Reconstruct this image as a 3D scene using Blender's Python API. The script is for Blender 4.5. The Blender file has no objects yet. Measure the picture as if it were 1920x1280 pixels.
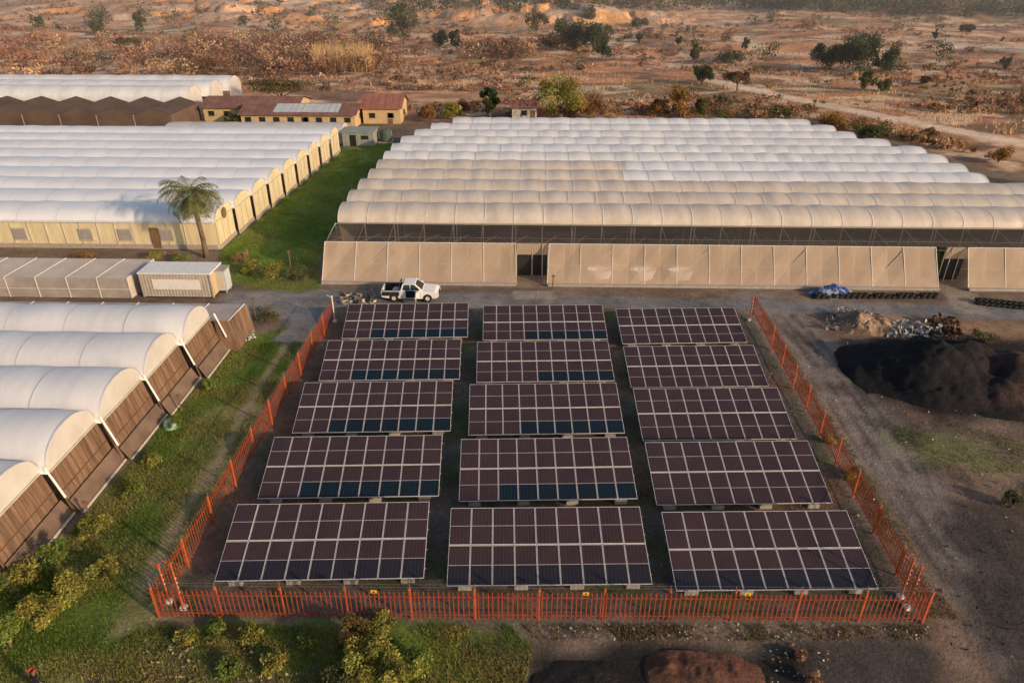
import bpy, math, numpy as np
from mathutils import Vector, Matrix
rad=math.radians
scene=bpy.context.scene
# ------------------------------------------------------------------ camera
H=28.7; PITCH=28.5; YAW=1.5; F=1350.0
cd=bpy.data.cameras.new("camera"); cam=bpy.data.objects.new("camera",cd)
scene.collection.objects.link(cam); scene.camera=cam
cam.location=(0,0,H); cam.rotation_euler=(rad(90-PITCH),0,rad(YAW))
cd.sensor_width=36; cd.lens=F/1920*36; cd.clip_end=6000; cd.clip_start=0.5
R_=Vector((math.cos(rad(YAW)),math.sin(rad(YAW)),0))
F_=Vector((-math.sin(rad(YAW))*math.cos(rad(PITCH)),math.cos(rad(YAW))*math.cos(rad(PITCH)),-math.sin(rad(PITCH))))
U_=R_.cross(F_)
def P(u,v,z=0.0):
    """survey: ground position (at height z) of a point measured in the aerial photo"""
    d=F_*F+R_*(u-960)-U_*(v-640)
    t=(z-H)/d.z
    return Vector((d.x*t,d.y*t,z))
def ZC(p): return (Vector(p)-Vector((0,0,H))).dot(F_)
# ------------------------------------------------------------------ noise
def hsh(ix,iy,s):
    n=(ix.astype(np.int64)*374761393+iy.astype(np.int64)*668265263+s*1442695041)&0x7fffffff
    n=((n^(n>>13))*1274126177)&0x7fffffff
    return ((n^(n>>16))&0xffff)/65535.0
def vn(x,y,s=0):
    x=np.asarray(x,float);y=np.asarray(y,float)
    ix=np.floor(x);iy=np.floor(y);fx=x-ix;fy=y-iy
    fx=fx*fx*(3-2*fx);fy=fy*fy*(3-2*fy)
    a=hsh(ix,iy,s);b=hsh(ix+1,iy,s);c=hsh(ix,iy+1,s);d=hsh(ix+1,iy+1,s)
    return (a*(1-fx)+b*fx)*(1-fy)+(c*(1-fx)+d*fx)*fy
def fbm(x,y,s=0,o=4):
    r=0;a=.5;t=0
    for k in range(o):
        r=r+a*vn(x*2**k+k*17.3,y*2**k-k*9.1,s+k);t+=a;a*=.5
    return r/t
def sstep(a,b,x):
    t=np.clip((x-a)/(b-a),0,1);return t*t*(3-2*t)
# ------------------------------------------------------------------ materials
def nmat(name):
    m=bpy.data.materials.new(name);m.use_nodes=True
    nt=m.node_tree;bs=nt.nodes["Principled BSDF"];return m,nt,bs
def N(nt,t,**k):
    n=nt.nodes.new(t)
    for a,b in k.items():
        if a in n.bl_rna.properties: setattr(n,a,b)
        else: n.inputs[a].default_value=b
    return n
def col4(c): return (c[0],c[1],c[2],1)
def simple(name,c1,c2=None,rough=.7,scale=3.0,metal=0,spec=.3,stretch=(1,1,1),alpha=1,transl=0,bump=0,fine=None):
    m,nt,bs=nmat(name)
    c2=c2 or tuple(x*.7 for x in c1)
    tc=N(nt,'ShaderNodeTexCoord');mp=N(nt,'ShaderNodeMapping');mp.inputs['Scale'].default_value=stretch
    nt.links.new(tc.outputs['Object'],mp.inputs[0])
    nz=N(nt,'ShaderNodeTexNoise',Scale=scale,Detail=6.0,Roughness=.65);nt.links.new(mp.outputs[0],nz.inputs['Vector'])
    cr=N(nt,'ShaderNodeValToRGB');cr.color_ramp.elements[0].position=.32;cr.color_ramp.elements[1].position=.68
    cr.color_ramp.elements[0].color=col4(c2);cr.color_ramp.elements[1].color=col4(c1)
    nt.links.new(nz.outputs['Fac'],cr.inputs[0]);nt.links.new(cr.outputs[0],bs.inputs['Base Color'])
    bs.inputs['Roughness'].default_value=rough;bs.inputs['Metallic'].default_value=metal
    bs.inputs['Specular IOR Level'].default_value=spec
    if bump:
        bp=N(nt,'ShaderNodeBump',Strength=bump,Distance=.1);nt.links.new(nz.outputs['Fac'],bp.inputs['Height']);nt.links.new(bp.outputs[0],bs.inputs['Normal'])
    out=nt.nodes['Material Output'];last=bs.outputs[0]
    if transl:
        tr=N(nt,'ShaderNodeBsdfTranslucent');nt.links.new(cr.outputs[0],tr.inputs[0])
        mx=N(nt,'ShaderNodeMixShader')
        mx.inputs[0].default_value=transl;nt.links.new(last,mx.inputs[1]);nt.links.new(tr.outputs[0],mx.inputs[2]);last=mx.outputs[0]
    if alpha<1:
        tp=N(nt,'ShaderNodeBsdfTransparent');mx=N(nt,'ShaderNodeMixShader');mx.inputs[0].default_value=alpha
        nt.links.new(tp.outputs[0],mx.inputs[1]);nt.links.new(last,mx.inputs[2]);last=mx.outputs[0]
    nt.links.new(last,out.inputs[0]);return m
def attrmat(name,rough=.9,transl=0,nscale=0,amt=.4,bump=0):
    m,nt,bs=nmat(name)
    at=N(nt,'ShaderNodeAttribute',attribute_name='Col');last=at.outputs['Color']
    if nscale:
        tc=N(nt,'ShaderNodeTexCoord')
        outs=[]
        for sc in nscale:
            nz=N(nt,'ShaderNodeTexNoise',Scale=sc,Detail=8.0,Roughness=.7);nt.links.new(tc.outputs['Object'],nz.inputs['Vector'])
            mr=N(nt,'ShaderNodeMapRange');mr.inputs[1].default_value=.3;mr.inputs[2].default_value=.7;mr.inputs[3].default_value=1-amt;mr.inputs[4].default_value=1+amt
            nt.links.new(nz.outputs['Fac'],mr.inputs[0])
            vm=N(nt,'ShaderNodeVectorMath',operation='SCALE');nt.links.new(last,vm.inputs[0]);nt.links.new(mr.outputs[0],vm.inputs['Scale']);last=vm.outputs[0];outs.append(nz)
        if bump:
            bp=N(nt,'ShaderNodeBump',Strength=bump,Distance=.25);nt.links.new(outs[-1].outputs['Fac'],bp.inputs['Height']);nt.links.new(bp.outputs[0],bs.inputs['Normal'])
    nt.links.new(last,bs.inputs['Base Color']);bs.inputs['Roughness'].default_value=rough;bs.inputs['Specular IOR Level'].default_value=.15
    if transl:
        tr=N(nt,'ShaderNodeBsdfTranslucent');nt.links.new(last,tr.inputs[0]);mx=N(nt,'ShaderNodeMixShader');mx.inputs[0].default_value=transl
        nt.links.new(bs.outputs[0],mx.inputs[1]);nt.links.new(tr.outputs[0],mx.inputs[2]);nt.links.new(mx.outputs[0],nt.nodes['Material Output'].inputs[0])
    return m
M={}
M['ground']=attrmat('earth_ground',nscale=(.12,.9,5.0),amt=.3,bump=.6)
M['foliage']=attrmat('foliage',rough=.8,transl=.35)
M['grass']=attrmat('grass_blades',rough=.9,transl=.45)
M['bark']=simple('bark',(.20,.14,.095),(.10,.07,.05),.95,8)
M['film_white']=simple('greenhouse_film_white',(.84,.83,.83),(.66,.66,.68),.38,.3,transl=.18,stretch=(1.6,.35,1),spec=.5)
M['film_white2']=simple('greenhouse_film_milky',(.85,.85,.87),(.70,.73,.78),.36,.2,transl=.14,stretch=(.35,1.5,1),spec=.5)
M['film_tan']=simple('greenhouse_film_dusty',(.72,.63,.54),(.52,.45,.38),.45,.4,transl=.16,stretch=(1.6,.35,1),spec=.4)
M['film_cream']=simple('greenhouse_film_cream',(.78,.74,.70),(.64,.59,.55),.45,.5,transl=.3)
M['hoop']=simple('galvanised_hoop',(.74,.71,.67),(.56,.53,.5),.5,4)
M['strut']=simple('weathered_steel_tube',(.48,.42,.36),(.34,.29,.25),.6,4)
M['gutter']=simple('gutter_metal',(.36,.33,.30),(.27,.24,.22),.6,2)
M['gutter_lt']=simple('gutter_light',(.66,.66,.67),(.56,.56,.57),.6,2)
M['net_tan']=simple('shade_net_tan',(.70,.53,.40),(.54,.40,.29),.9,.3,alpha=.55,stretch=(1,1,.4))
M['net_side']=simple('shade_net_side',(.50,.39,.30),(.36,.28,.2),.9,.35,alpha=.9,stretch=(1,1,.4))
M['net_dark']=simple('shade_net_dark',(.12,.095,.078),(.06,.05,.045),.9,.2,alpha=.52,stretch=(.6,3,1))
M['net_brown']=simple('shade_net_brown',(.26,.155,.095),(.08,.05,.035),.9,1.1,stretch=(1,3,.25))
M['net_skirt']=simple('shade_net_skirt',(.21,.14,.10),(.11,.075,.055),.9,.8)
M['net_grey']=simple('shade_net_grey',(.50,.44,.39),(.34,.29,.26),.9,.6,alpha=.88)
M['yellow_panel']=simple('yellowed_polycarbonate',(.84,.72,.46),(.62,.51,.30),.6,.8,stretch=(2,2,.4),transl=.12)
M['wall_yellow']=simple('ochre_plaster',(.58,.42,.22),(.45,.32,.17),.9,1)
M['roof_rust']=simple('rusty_tin_roof',(.27,.14,.10),(.15,.08,.06),.8,.5)
M['roof_red']=simple('red_tin_roof',(.34,.14,.09),(.22,.09,.07),.8,.6)
M['roof_pale']=simple('pale_sheet_roof',(.50,.53,.54),(.38,.4,.42),.6,.6)
M['dark']=simple('dark_opening',(.03,.027,.025),(.015,.014,.013),.9,1)
M['concrete']=simple('concrete',(.42,.37,.32),(.3,.26,.22),.9,2)
M['white']=simple('white_paint',(.78,.77,.74),(.66,.64,.6),.5,2)
M['cream']=simple('cream_sheet',(.55,.49,.40),(.42,.37,.3),.7,1)
M['fence']=simple('fence_orange_paint',(.36,.065,.025),(.20,.04,.018),.7,2)
M['fence2']=simple('fence_post_paint',(.58,.12,.03),(.36,.07,.025),.6,2)
M['steel']=simple('galvanised_steel',(.45,.44,.42),(.3,.3,.29),.45,3,metal=.5)
M['frame']=simple('aluminium_frame',(.64,.61,.60),(.50,.47,.46),.45,2)
M['yellow']=simple('yellow_paint',(.7,.42,.04),(.6,.34,.03),.6,3)
M['wood']=simple('timber',(.22,.13,.07),(.12,.07,.04),.9,3,stretch=(1,1,.3))
def cellmat(name,c1,c2,rough,line=1.5,spec=.3):
    m,nt,bs=nmat(name)
    tc=N(nt,'ShaderNodeTexCoord')
    sep=N(nt,'ShaderNodeSeparateXYZ');nt.links.new(tc.outputs['Object'],sep.inputs[0])
    def grid(sock,per,w):
        a=N(nt,'ShaderNodeMath',operation='DIVIDE');a.inputs[1].default_value=per;nt.links.new(sock,a.inputs[0])
        b=N(nt,'ShaderNodeMath',operation='FRACT');nt.links.new(a.outputs[0],b.inputs[0])
        c=N(nt,'ShaderNodeMath',operation='LESS_THAN');c.inputs[1].default_value=w;nt.links.new(b.outputs[0],c.inputs[0]);return c.outputs[0]
    g1=grid(sep.outputs['X'],.1905,.12)
    nz=N(nt,'ShaderNodeTexNoise',Scale=.6,Detail=6.0);nt.links.new(tc.outputs['Object'],nz.inputs['Vector'])
    mr=N(nt,'ShaderNodeMapRange');mr.inputs[1].default_value=.3;mr.inputs[2].default_value=.7;nt.links.new(nz.outputs['Fac'],mr.inputs[0])
    mx=N(nt,'ShaderNodeMix',data_type='RGBA');nt.links.new(mr.outputs[0],mx.inputs[0]);mx.inputs[6].default_value=col4(c2);mx.inputs[7].default_value=col4(c1)
    m2=N(nt,'ShaderNodeMix',data_type='RGBA');nt.links.new(g1,m2.inputs[0]);nt.links.new(mx.outputs[2],m2.inputs[6]);m2.inputs[7].default_value=col4(tuple(x*line+.006 for x in c1))
    nt.links.new(m2.outputs[2],bs.inputs['Base Color']);bs.inputs['Roughness'].default_value=rough;bs.inputs['Specular IOR Level'].default_value=spec
    return m
M['cell_warm_lit']=cellmat('solar_cells_warm_lit',(.052,.030,.032),(.034,.021,.025),.32,1.4)  # brown: warm light on dusty glass put into the base colour
M['cell_faint_sheen']=cellmat('solar_cells_faint_sheen',(.026,.022,.030),(.018,.017,.024),.25,1.4)  # weaker bluish sheen for the front row, painted into the cells
M['cell_blue_sheen']=cellmat('solar_cells_blue_sheen',(.009,.019,.029),(.008,.013,.021),.2,1.5)  # bluish sheen on the lower strips, painted as a cell colour
# ------------------------------------------------------------------ mesh builder
def link(o,parent=None):
    scene.collection.objects.link(o)
    if parent: o.parent=parent
    return o
def empty(name,loc=(0,0,0)):
    e=bpy.data.objects.new(name,None);e.location=loc;e.empty_display_size=.5;return link(e)
class MB:
    def __init__(s): s.v=[];s.f=[];s.m=[]
    def face(s,pts,mi=0):
        b=len(s.v);s.v+= [tuple(p) for p in pts];s.f.append(tuple(range(b,b+len(pts))));s.m.append(mi)
    def box(s,c,size,rz=0,mi=0,M4=None):
        b=len(s.v);cx,cy,cz=c;hx,hy,hz=size[0]/2,size[1]/2,size[2]/2
        ca,sa=math.cos(rz),math.sin(rz)
        for dz in(-hz,hz):
            for dx,dy in((-hx,-hy),(hx,-hy),(hx,hy),(-hx,hy)):
                p=(cx+dx*ca-dy*sa,cy+dx*sa+dy*ca,cz+dz)
                if M4: p=tuple(M4@Vector(p))
                s.v.append(p)
        for q in((0,3,2,1),(4,5,6,7),(0,1,5,4),(1,2,6,5),(2,3,7,6),(3,0,4,7)):
            s.f.append(tuple(b+i for i in q));s.m.append(mi)
    def beam(s,p,q,r,r2=None,n=6,mi=0):
        p=Vector(p);q=Vector(q);r2=r if r2 is None else r2
        d=(q-p).normalized();a=d.orthogonal().normalized();c=d.cross(a)
        b=len(s.v)
        for pt,rr in((p,r),(q,r2)):
            for i in range(n):
                t=2*math.pi*i/n;s.v.append(tuple(pt+a*math.cos(t)*rr+c*math.sin(t)*rr))
        for i in range(n):
            j=(i+1)%n;s.f.append((b+i,b+j,b+n+j,b+n+i));s.m.append(mi)
        s.f.append(tuple(b+n+i for i in range(n)));s.m.append(mi)
        s.f.append(tuple(b+n-1-i for i in range(n)));s.m.append(mi)
    def obj(s,name,mats,parent=None,smooth=False,loc=None,rz=0):
        me=bpy.data.meshes.new(name);me.from_pydata(s.v,[],s.f)
        for m in mats: me.materials.append(M[m] if isinstance(m,str) else m)
        me.polygons.foreach_set('material_index',s.m)
        if smooth: me.polygons.foreach_set('use_smooth',[True]*len(s.f))
        me.update();o=bpy.data.objects.new(name,me)
        if loc is not None:o.location=loc
        o.rotation_euler=(0,0,rz)
        return link(o,parent)
def npmesh(name,V,Q,C,mat,parent=None,smooth=False,k=4):
    V=np.ascontiguousarray(V,np.float32);Q=np.ascontiguousarray(Q,np.int32)
    me=bpy.data.meshes.new(name);me.vertices.add(len(V));me.vertices.foreach_set('co',V.ravel())
    me.loops.add(Q.size);me.loops.foreach_set('vertex_index',Q.ravel())
    me.polygons.add(len(Q));me.polygons.foreach_set('loop_start',np.arange(0,Q.size,k,dtype=np.int32));
    me.update(calc_edges=True)
    if C is not None:
        ca=me.color_attributes.new('Col','FLOAT_COLOR','POINT')
        c4=np.ones((len(V),4),np.float32);c4[:,:3]=C;ca.data.foreach_set('color',c4.ravel())
    me.materials.append(mat)
    me.polygons.foreach_set('use_smooth',np.full(len(Q),smooth))
    me.update();o=bpy.data.objects.new(name,me);return link(o,parent)
# ------------------------------------------------------------------ terrain
def gz(x,y):
    x=np.asarray(x,float);y=np.asarray(y,float)
    far=sstep(150,260,y)
    z=far*(fbm(x/70,y/70,3)-.5)*7*(1+sstep(250,500,y)*.6)
    z+=far*(fbm(x/22,y/22,8)-.5)*2.4
    q=sstep(-330,-180,x)*(1-sstep(10,120,x))*sstep(325,350,y+40*(fbm(x/60,y/60,5)-.5))
    lev=(y-335)/34+(fbm(x/38,y/50,21,6)-.5)*4.2
    st=np.floor(lev)+sstep(.0,.16,lev-np.floor(lev))
    z+=q*np.clip(st,0,5)*2.5+q*(fbm(x/9,y/9,12)-.5)*2.2
    z+=sstep(600,1400,y)*14*fbm(x/300,y/300,9)
    return z
def gzs(x,y): return float(gz(np.array([x]),np.array([y]))[0])
def PG(u,v):
    z=0.0
    for _ in range(6):
        p=P(u,v,z)
        if p.y<150: break
        z=.5*z+.5*gzs(p.x,p.y)
    p=P(u,v,z);return p
def sdf(X,Y,poly):
    poly=[(p[0],p[1]) for p in poly];n=len(poly)
    d=np.full(X.shape,1e9);ins=np.zeros(X.shape,bool)
    for i in range(n):
        ax,ay=poly[i];bx,by=poly[(i+1)%n]
        ex,ey=bx-ax,by-ay;wx,wy=X-ax,Y-ay
        t=np.clip((wx*ex+wy*ey)/(ex*ex+ey*ey+1e-9),0,1)
        d=np.minimum(d,np.hypot(wx-ex*t,wy-ey*t))
        c=((ay>Y)!=(by>Y))&(X<(bx-ax)*(Y-ay)/((by-ay) if by!=ay else 1e-9)+ax)
        ins^=c
    return np.where(ins,-d,d)
def lsd(X,Y,pts):
    d=np.full(X.shape,1e9)
    for a,b in zip(pts[:-1],pts[1:]):
        ex,ey=b[0]-a[0],b[1]-a[1];wx,wy=X-a[0],Y-a[1]
        t=np.clip((wx*ex+wy*ey)/(ex*ex+ey*ey+1e-9),0,1);d=np.minimum(d,np.hypot(wx-ex*t,wy-ey*t))
    return d
def pp(lst): return [tuple(P(u,v)[:2]) for u,v in lst]
ys=[-30.0]
while ys[-1]<3500:
    y=ys[-1];ys.append(y+(1.5 if y<16 else .33 if y<78 else .6 if y<130 else max(1.0,(y-60)*.0085)))
xs=[0.0]
while xs[-1]<2600:
    x=xs[-1];xs.append(x+(.35 if x<42 else .8 if x<70 else max(1.2,x*.016)))
xs=np.array([-a for a in xs[:0:-1]]+xs);ys=np.array(ys)
X,Y=np.meshgrid(xs,ys)
Z=gz(X,Y)
n1=fbm(X/6,Y/6,31);n2=fbm(X/1.6,Y/1.6,41);n3=fbm(X/25,Y/25,51);n4=fbm(X/2.5,Y/2.5,61,3)
col=np.zeros(X.shape+(3,));col[:]=(.50,.265,.145)
def bb(pts,m):
    a=np.array(pts);x0,y0=a.min(0)-m;x1,y1=a.max(0)+m
    return (slice(max(0,np.searchsorted(ys,y0)-1),np.searchsorted(ys,y1)+1),slice(max(0,np.searchsorted(xs,x0)-1),np.searchsorted(xs,x1)+1))
def mix(mask,c,sl=(slice(None),slice(None))):
    m=np.clip(mask,0,1)[...,None];col[sl]=col[sl]*(1-m)+np.array(c,float)*m
mix(sstep(.45,.6,n3),(.36,.185,.11));mix(sstep(.52,.64,n1)*.8,(.62,.41,.245));mix(sstep(.54,.64,fbm(X/14,Y/9,71))*.85,(.20,.125,.085))
mix(sstep(.55,.66,fbm(X/40,Y/30,81))*.65,(.20,.175,.08));mix(sstep(.54,.64,fbm(X/5,Y/4,85))*.7,(.15,.09,.06));mix(sstep(.58,.66,fbm(X/18,Y/12,86))*.75,(.60,.27,.13))
mix(sstep(.60,.66,fbm(X/10,Y/8,87))*.8,(.68,.50,.34))
gy,gx=np.gradient(Z,ys,xs);sl_=np.hypot(gx,gy)
qm=sstep(-330,-180,X)*(1-sstep(20,130,X))*sstep(310,350,Y)
mix(qm*.6,(.55,.36,.24));mix(qm*sstep(.15,.4,sl_),(.82,.38,.14));mix(qm*sstep(.48,.6,n1)*.8,(.26,.17,.11));mix(qm*sstep(.5,.6,fbm(X/12,Y/12,88))*.6,(.62,.47,.36))
mix(sstep(560,800,Y)*.8,(.30,.22,.17))
def proad(pts,w,c,k=1.0,soft=.8):
    S=bb(pts,w+soft+2);d=lsd(X[S],Y[S],pts);mix((1-sstep(w-soft,w+soft,d+(n2[S]-.5)*1.2))*k,c,S)
rd=(.72,.54,.39)
def PGl(l): return [tuple(PG(u,v)[:2]) for u,v in l]
RD=PGl([(2200,330),(1920,268),(1760,240),(1600,208),(1500,188),(1400,165),(1330,150)])
proad(RD,2.6,rd,.95,1.0)
proad(PGl([(1380,70),(1430,98),(1530,102),(1700,92),(1780,85),(1920,95)]),3.4,rd,.9,1.5)
proad(PGl([(1420,160),(1480,205),(1560,225)]),1.7,rd,.6,1.0)
proad(PGl([(1300,175),(1500,165),(1700,175),(1920,200)]),1.2,rd,.5,1.0)
proad(PGl([(1400,165),(1200,190),(1000,178),(700,150)]),1.0,rd,.4,1.0)
def zone(lst,c,soft=.8,k=1.0,wob=2.0,extra=None,raw=None):
    poly=raw or pp(lst);S=bb(poly,soft+wob+2)
    d=sdf(X[S],Y[S],poly)+(n4[S]-.5)*wob
    mix((1-sstep(-soft,soft,d))*k*(1 if extra is None else extra[S]),c,S)
YARD=[(-300,1700),(-600,235),(900,225),(1530,228),(1960,345),(2500,560),(2600,1700)]
zone(YARD,(.20,.148,.108),1,1,2)
zone(YARD,(.14,.105,.08),1,.8,2,sstep(.5,.65,n1))
green=(.12,.17,.03);olive=(.24,.21,.075);dgreen=(.07,.11,.025)
G1=[(-400,1700),(-400,1150),(0,1145),(440,640),(590,600),(620,600),(300,1160),(280,1700)]
zone(G1,green,.4,1,1.5);zone(G1,olive,.4,.7,1.5,sstep(.45,.62,n1));zone(G1,dgreen,.4,.7,1,sstep(.55,.7,n2))
TRACKS=[]
TR=pp([(190,1500),(235,1230),(350,1000),(440,850),(510,720),(560,640)])
proad(TR,1.5,(.26,.225,.105),.6,.8)
for o in(-.85,.85):
    q=[(x+o,y) for x,y in TR];TRACKS.append(q);proad(q,.3,(.31,.245,.155),.85,.3)
G2=[(-300,1700),(-200,1300),(300,1168),(960,1168),(1010,1210),(980,1250),(1000,1700)]
zone(G2,green,.5,1,2);zone(G2,olive,.4,.8,2,sstep(.42,.6,n1));zone(G2,(.12,.085,.06),.4,.8,1,sstep(.55,.66,n4))
G3=[(412,472),(640,278),(745,268),(600,485),(598,545),(560,552),(410,525)]
zone(G3,(.14,.22,.035),.4,1,.8);zone(G3,(.24,.25,.07),.4,.6,1,sstep(.45,.62,n1));zone(G3,dgreen,.4,.6,1,sstep(.5,.7,n2))
zone([(455,505),(600,490),(600,545),(470,545)],(.17,.14,.06),.4,.6,2)
EN=[(300,1152),(1728,1160),(1415,578),(620,585)]
zone(EN,(.135,.105,.083),.3,1,.5);zone(EN,(.23,.125,.075),.3,.7,.5,sstep(.48,.62,n1));zone(EN,(.09,.105,.04),.3,.7,.5,sstep(.55,.68,n4))
D1=[(1420,575),(1740,1165),(1760,1700),(2900,1700),(2400,560),(1900,560)]
zone(D1,(.185,.125,.09),.4,1,1);zone(D1,(.26,.19,.14),.4,.6,1,sstep(.45,.65,n1))
zone([(1560,600),(1700,590),(2000,620),(2000,660),(1650,650)],(.32,.20,.12),1,.8,2)
proad(pp([(1430,565),(1500,640),(1590,760),(1680,900),(1800,1060),(1960,1240)]),2.8,(.215,.185,.17),.8,1.0)
for o in(-1.5,-.4,.6,1.6):
    proad([(x+o,y) for x,y in pp([(1450,590),(1520,660),(1610,780),(1700,920),(1810,1070),(1980,1260)])],.16,(.07,.06,.055),.8,.22)
for o in(-1.2,-.5,.3,1.0):
    proad([(x+o,y) for x,y in pp([(1750,830),(1790,930),(1850,1050),(1900,1150),(1950,1400)])],.2,(.06,.05,.045),.7,.25)
proad(pp([(1420,575),(1490,690),(1580,840),(1690,1020),(1790,1165),(1830,1400)]),.8,(.28,.20,.145),.6,.6)
zone([(1570,640),(1700,625),(2100,640),(2100,800),(1760,800),(1640,740)],(.025,.022,.021),1.4,1,3)
zone([(1640,740),(1760,800),(2000,800),(2000,840),(1700,830)],(.07,.06,.052),1.2,.75,3)
zone([(1670,800),(1800,795),(1960,840),(1960,890),(1720,880)],(.14,.16,.05),1.0,.6,5,sstep(.42,.58,n2))
zone([(1780,930),(2000,910),(2100,1400),(1900,1300),(1800,1100)],(.055,.046,.04),1,.85,5)
zone([(1000,1195),(1480,1190),(1740,1175),(1760,1700),(960,1700),(960,1230)],(.065,.055,.05),.8,.95,2.5)
zone([(1000,1225),(1200,1205),(1500,1225),(1520,1700),(980,1700)],(.022,.02,.019),.6,1,1.5)
zone([(760,1160),(1740,1168),(1760,1195),(1000,1200)],(.18,.145,.115),.4,.75,1.5,sstep(.4,.6,n2))
zone([(230,1200),(520,1240),(560,1500),(200,1500)],(.13,.09,.06),.8,.6,4)
A1=[(405,560),(430,547),(600,543),(1000,552),(1560,566),(1900,575),(2200,590),(2200,606),(1560,588),(1420,580),(640,574),(612,598),(560,642),(500,645),(545,612),(520,590),(430,585)]
A1p=pp(A1)
zone(A1,(.205,.20,.197),.25,1,.6);zone(A1,(.15,.146,.145),.3,.6,.3,sstep(.45,.65,n1));zone(A1,(.28,.23,.19),.3,.5,.3,sstep(.6,.72,n2))
zone([(960,545),(1035,545),(1050,562),(965,560)],(.33,.28,.23),.2,.8,.3)
zone([(1755,520),(1800,520),(1860,590),(1790,585)],(.31,.26,.21),.2,.8,.3)
zone([(600,455),(2200,445),(2070,375),(1940,345),(1820,325),(1512,228),(850,228)],(.08,.08,.05),.5,1,.2)
zone([(600,535),(1930,548),(1930,455),(604,455)],(.24,.18,.13),.3,1,.2)
Z=Z+((n2-.5)*.12*(Y<125)*sstep(-.3,.3,sdf(X,Y,A1p)))-.03*(Y<125)
ny,nx=X.shape
idx=np.arange(nx*ny).reshape(ny,nx)
Q=np.stack([idx[:-1,:-1],idx[:-1,1:],idx[1:,1:],idx[1:,:-1]],-1).reshape(-1,4)
npmesh('ground',np.stack([X,Y,Z],-1).reshape(-1,3),Q,col.reshape(-1,3),M['ground'],smooth=True)
# ------------------------------------------------------------------ foliage helpers
rng=np.random.default_rng(7)
def leafquads(n,C,Rr,size,cols,shell=.45):
    k=len(C);ix=rng.integers(k,size=n)
    d=rng.normal(size=(n,3));d/=np.linalg.norm(d,axis=1)[:,None]
    r=rng.random(n)**shell
    pos=C[ix]+d*Rr[ix]*r[:,None]
    a=rng.normal(size=(n,3));a/=np.linalg.norm(a,axis=1)[:,None]
    b=np.cross(a,rng.normal(size=(n,3)));b/=np.linalg.norm(b,axis=1)[:,None]
    sz=np.asarray(size)
    if sz.ndim: sz=sz[ix]
    s=(sz*(.5+.9*rng.random(n)))[:,None]
    a=a*s;b=b*s*.55
    V=np.stack([pos-a-b*.4,pos-a*.1+b,pos+a+b*.3,pos+a*.1-b],1).reshape(-1,3)
    c=cols[ix]*(.65+.7*rng.random(n))[:,None]
    return V,np.repeat(c,4,0)
PAL={'dark':(.05,.07,.03),'olive':(.12,.12,.05),'euc':(.12,.13,.065),'yellow':(.26,.24,.06),'orange':(.30,.17,.065),
 'brown':(.16,.10,.06),'dry':(.34,.20,.12),'acacia':(.14,.11,.055),'green':(.09,.14,.03),'red':(.32,.155,.10),'tan':(.46,.30,.17)}
def clumps(base,h,cr,ch,k,colr,flat=False):
    C=[];Rr=[];cc=[]
    for i in range(k):
        d=rng.normal(size=3);d/=np.linalg.norm(d);r=rng.random()**.45*.78
        c=np.array([base[0]+d[0]*cr*r,base[1]+d[1]*cr*r,base[2]+h-ch/2+d[2]*ch/2*r])
        s=cr*rng.uniform(.22,.42);C.append(c);Rr.append((s,s,s*(.45 if flat else .8)*min(1.3,ch/cr/1.4+.3)))
        cc.append(np.array(colr)*rng.uniform(.6,1.45)*np.array([rng.uniform(.9,1.15),1,rng.uniform(.85,1.1)]))
    return np.array(C),np.array(Rr),np.array(cc)
def tree(name,base,h,w,kind,nleaf=1500,leaf=.25,trunk=.25,flat=False):
    base=np.array(base);cr=w/2;ch=h*(.35 if flat else 1-trunk)
    k=int(14 if not flat else 18)
    C,Rr,cc=clumps(base,h,cr,ch,k,PAL[kind],flat)
    V,c=leafquads(nleaf,C,Rr,leaf,cc)
    e=empty(name,tuple(base))
    npmesh('crown',V-base,np.arange(len(V)).reshape(-1,4),c,M['foliage'],e)
    mb=MB();tr=max(.08,h*.03);top=Vector((0,0,h*(trunk+.15)))
    mid=Vector((h*.02,0,h*trunk*.6));mb.beam((0,0,-.3),mid,tr*1.2,tr);mb.beam(mid,top,tr,tr*.7)
    for i in range(min(k,9)):
        q=Vector(C[i]-base);s=mid.lerp(top,rng.random());m=s.lerp(q,.5)+Vector((0,0,-.05*h));mb.beam(s,m,tr*.5,tr*.33,5);mb.beam(m,q,tr*.33,tr*.1,5)
    mb.obj('trunk_and_limbs',['bark'],e)
    return e
def tree_at(name,u,v,wpx,hpx,kind,**k):
    p=PG(u,v);s=ZC(p)/F
    return tree(name,(p.x,p.y,p.z),hpx*s,wpx*s,kind,leaf=max(.14,1.7*s),**k)
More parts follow.
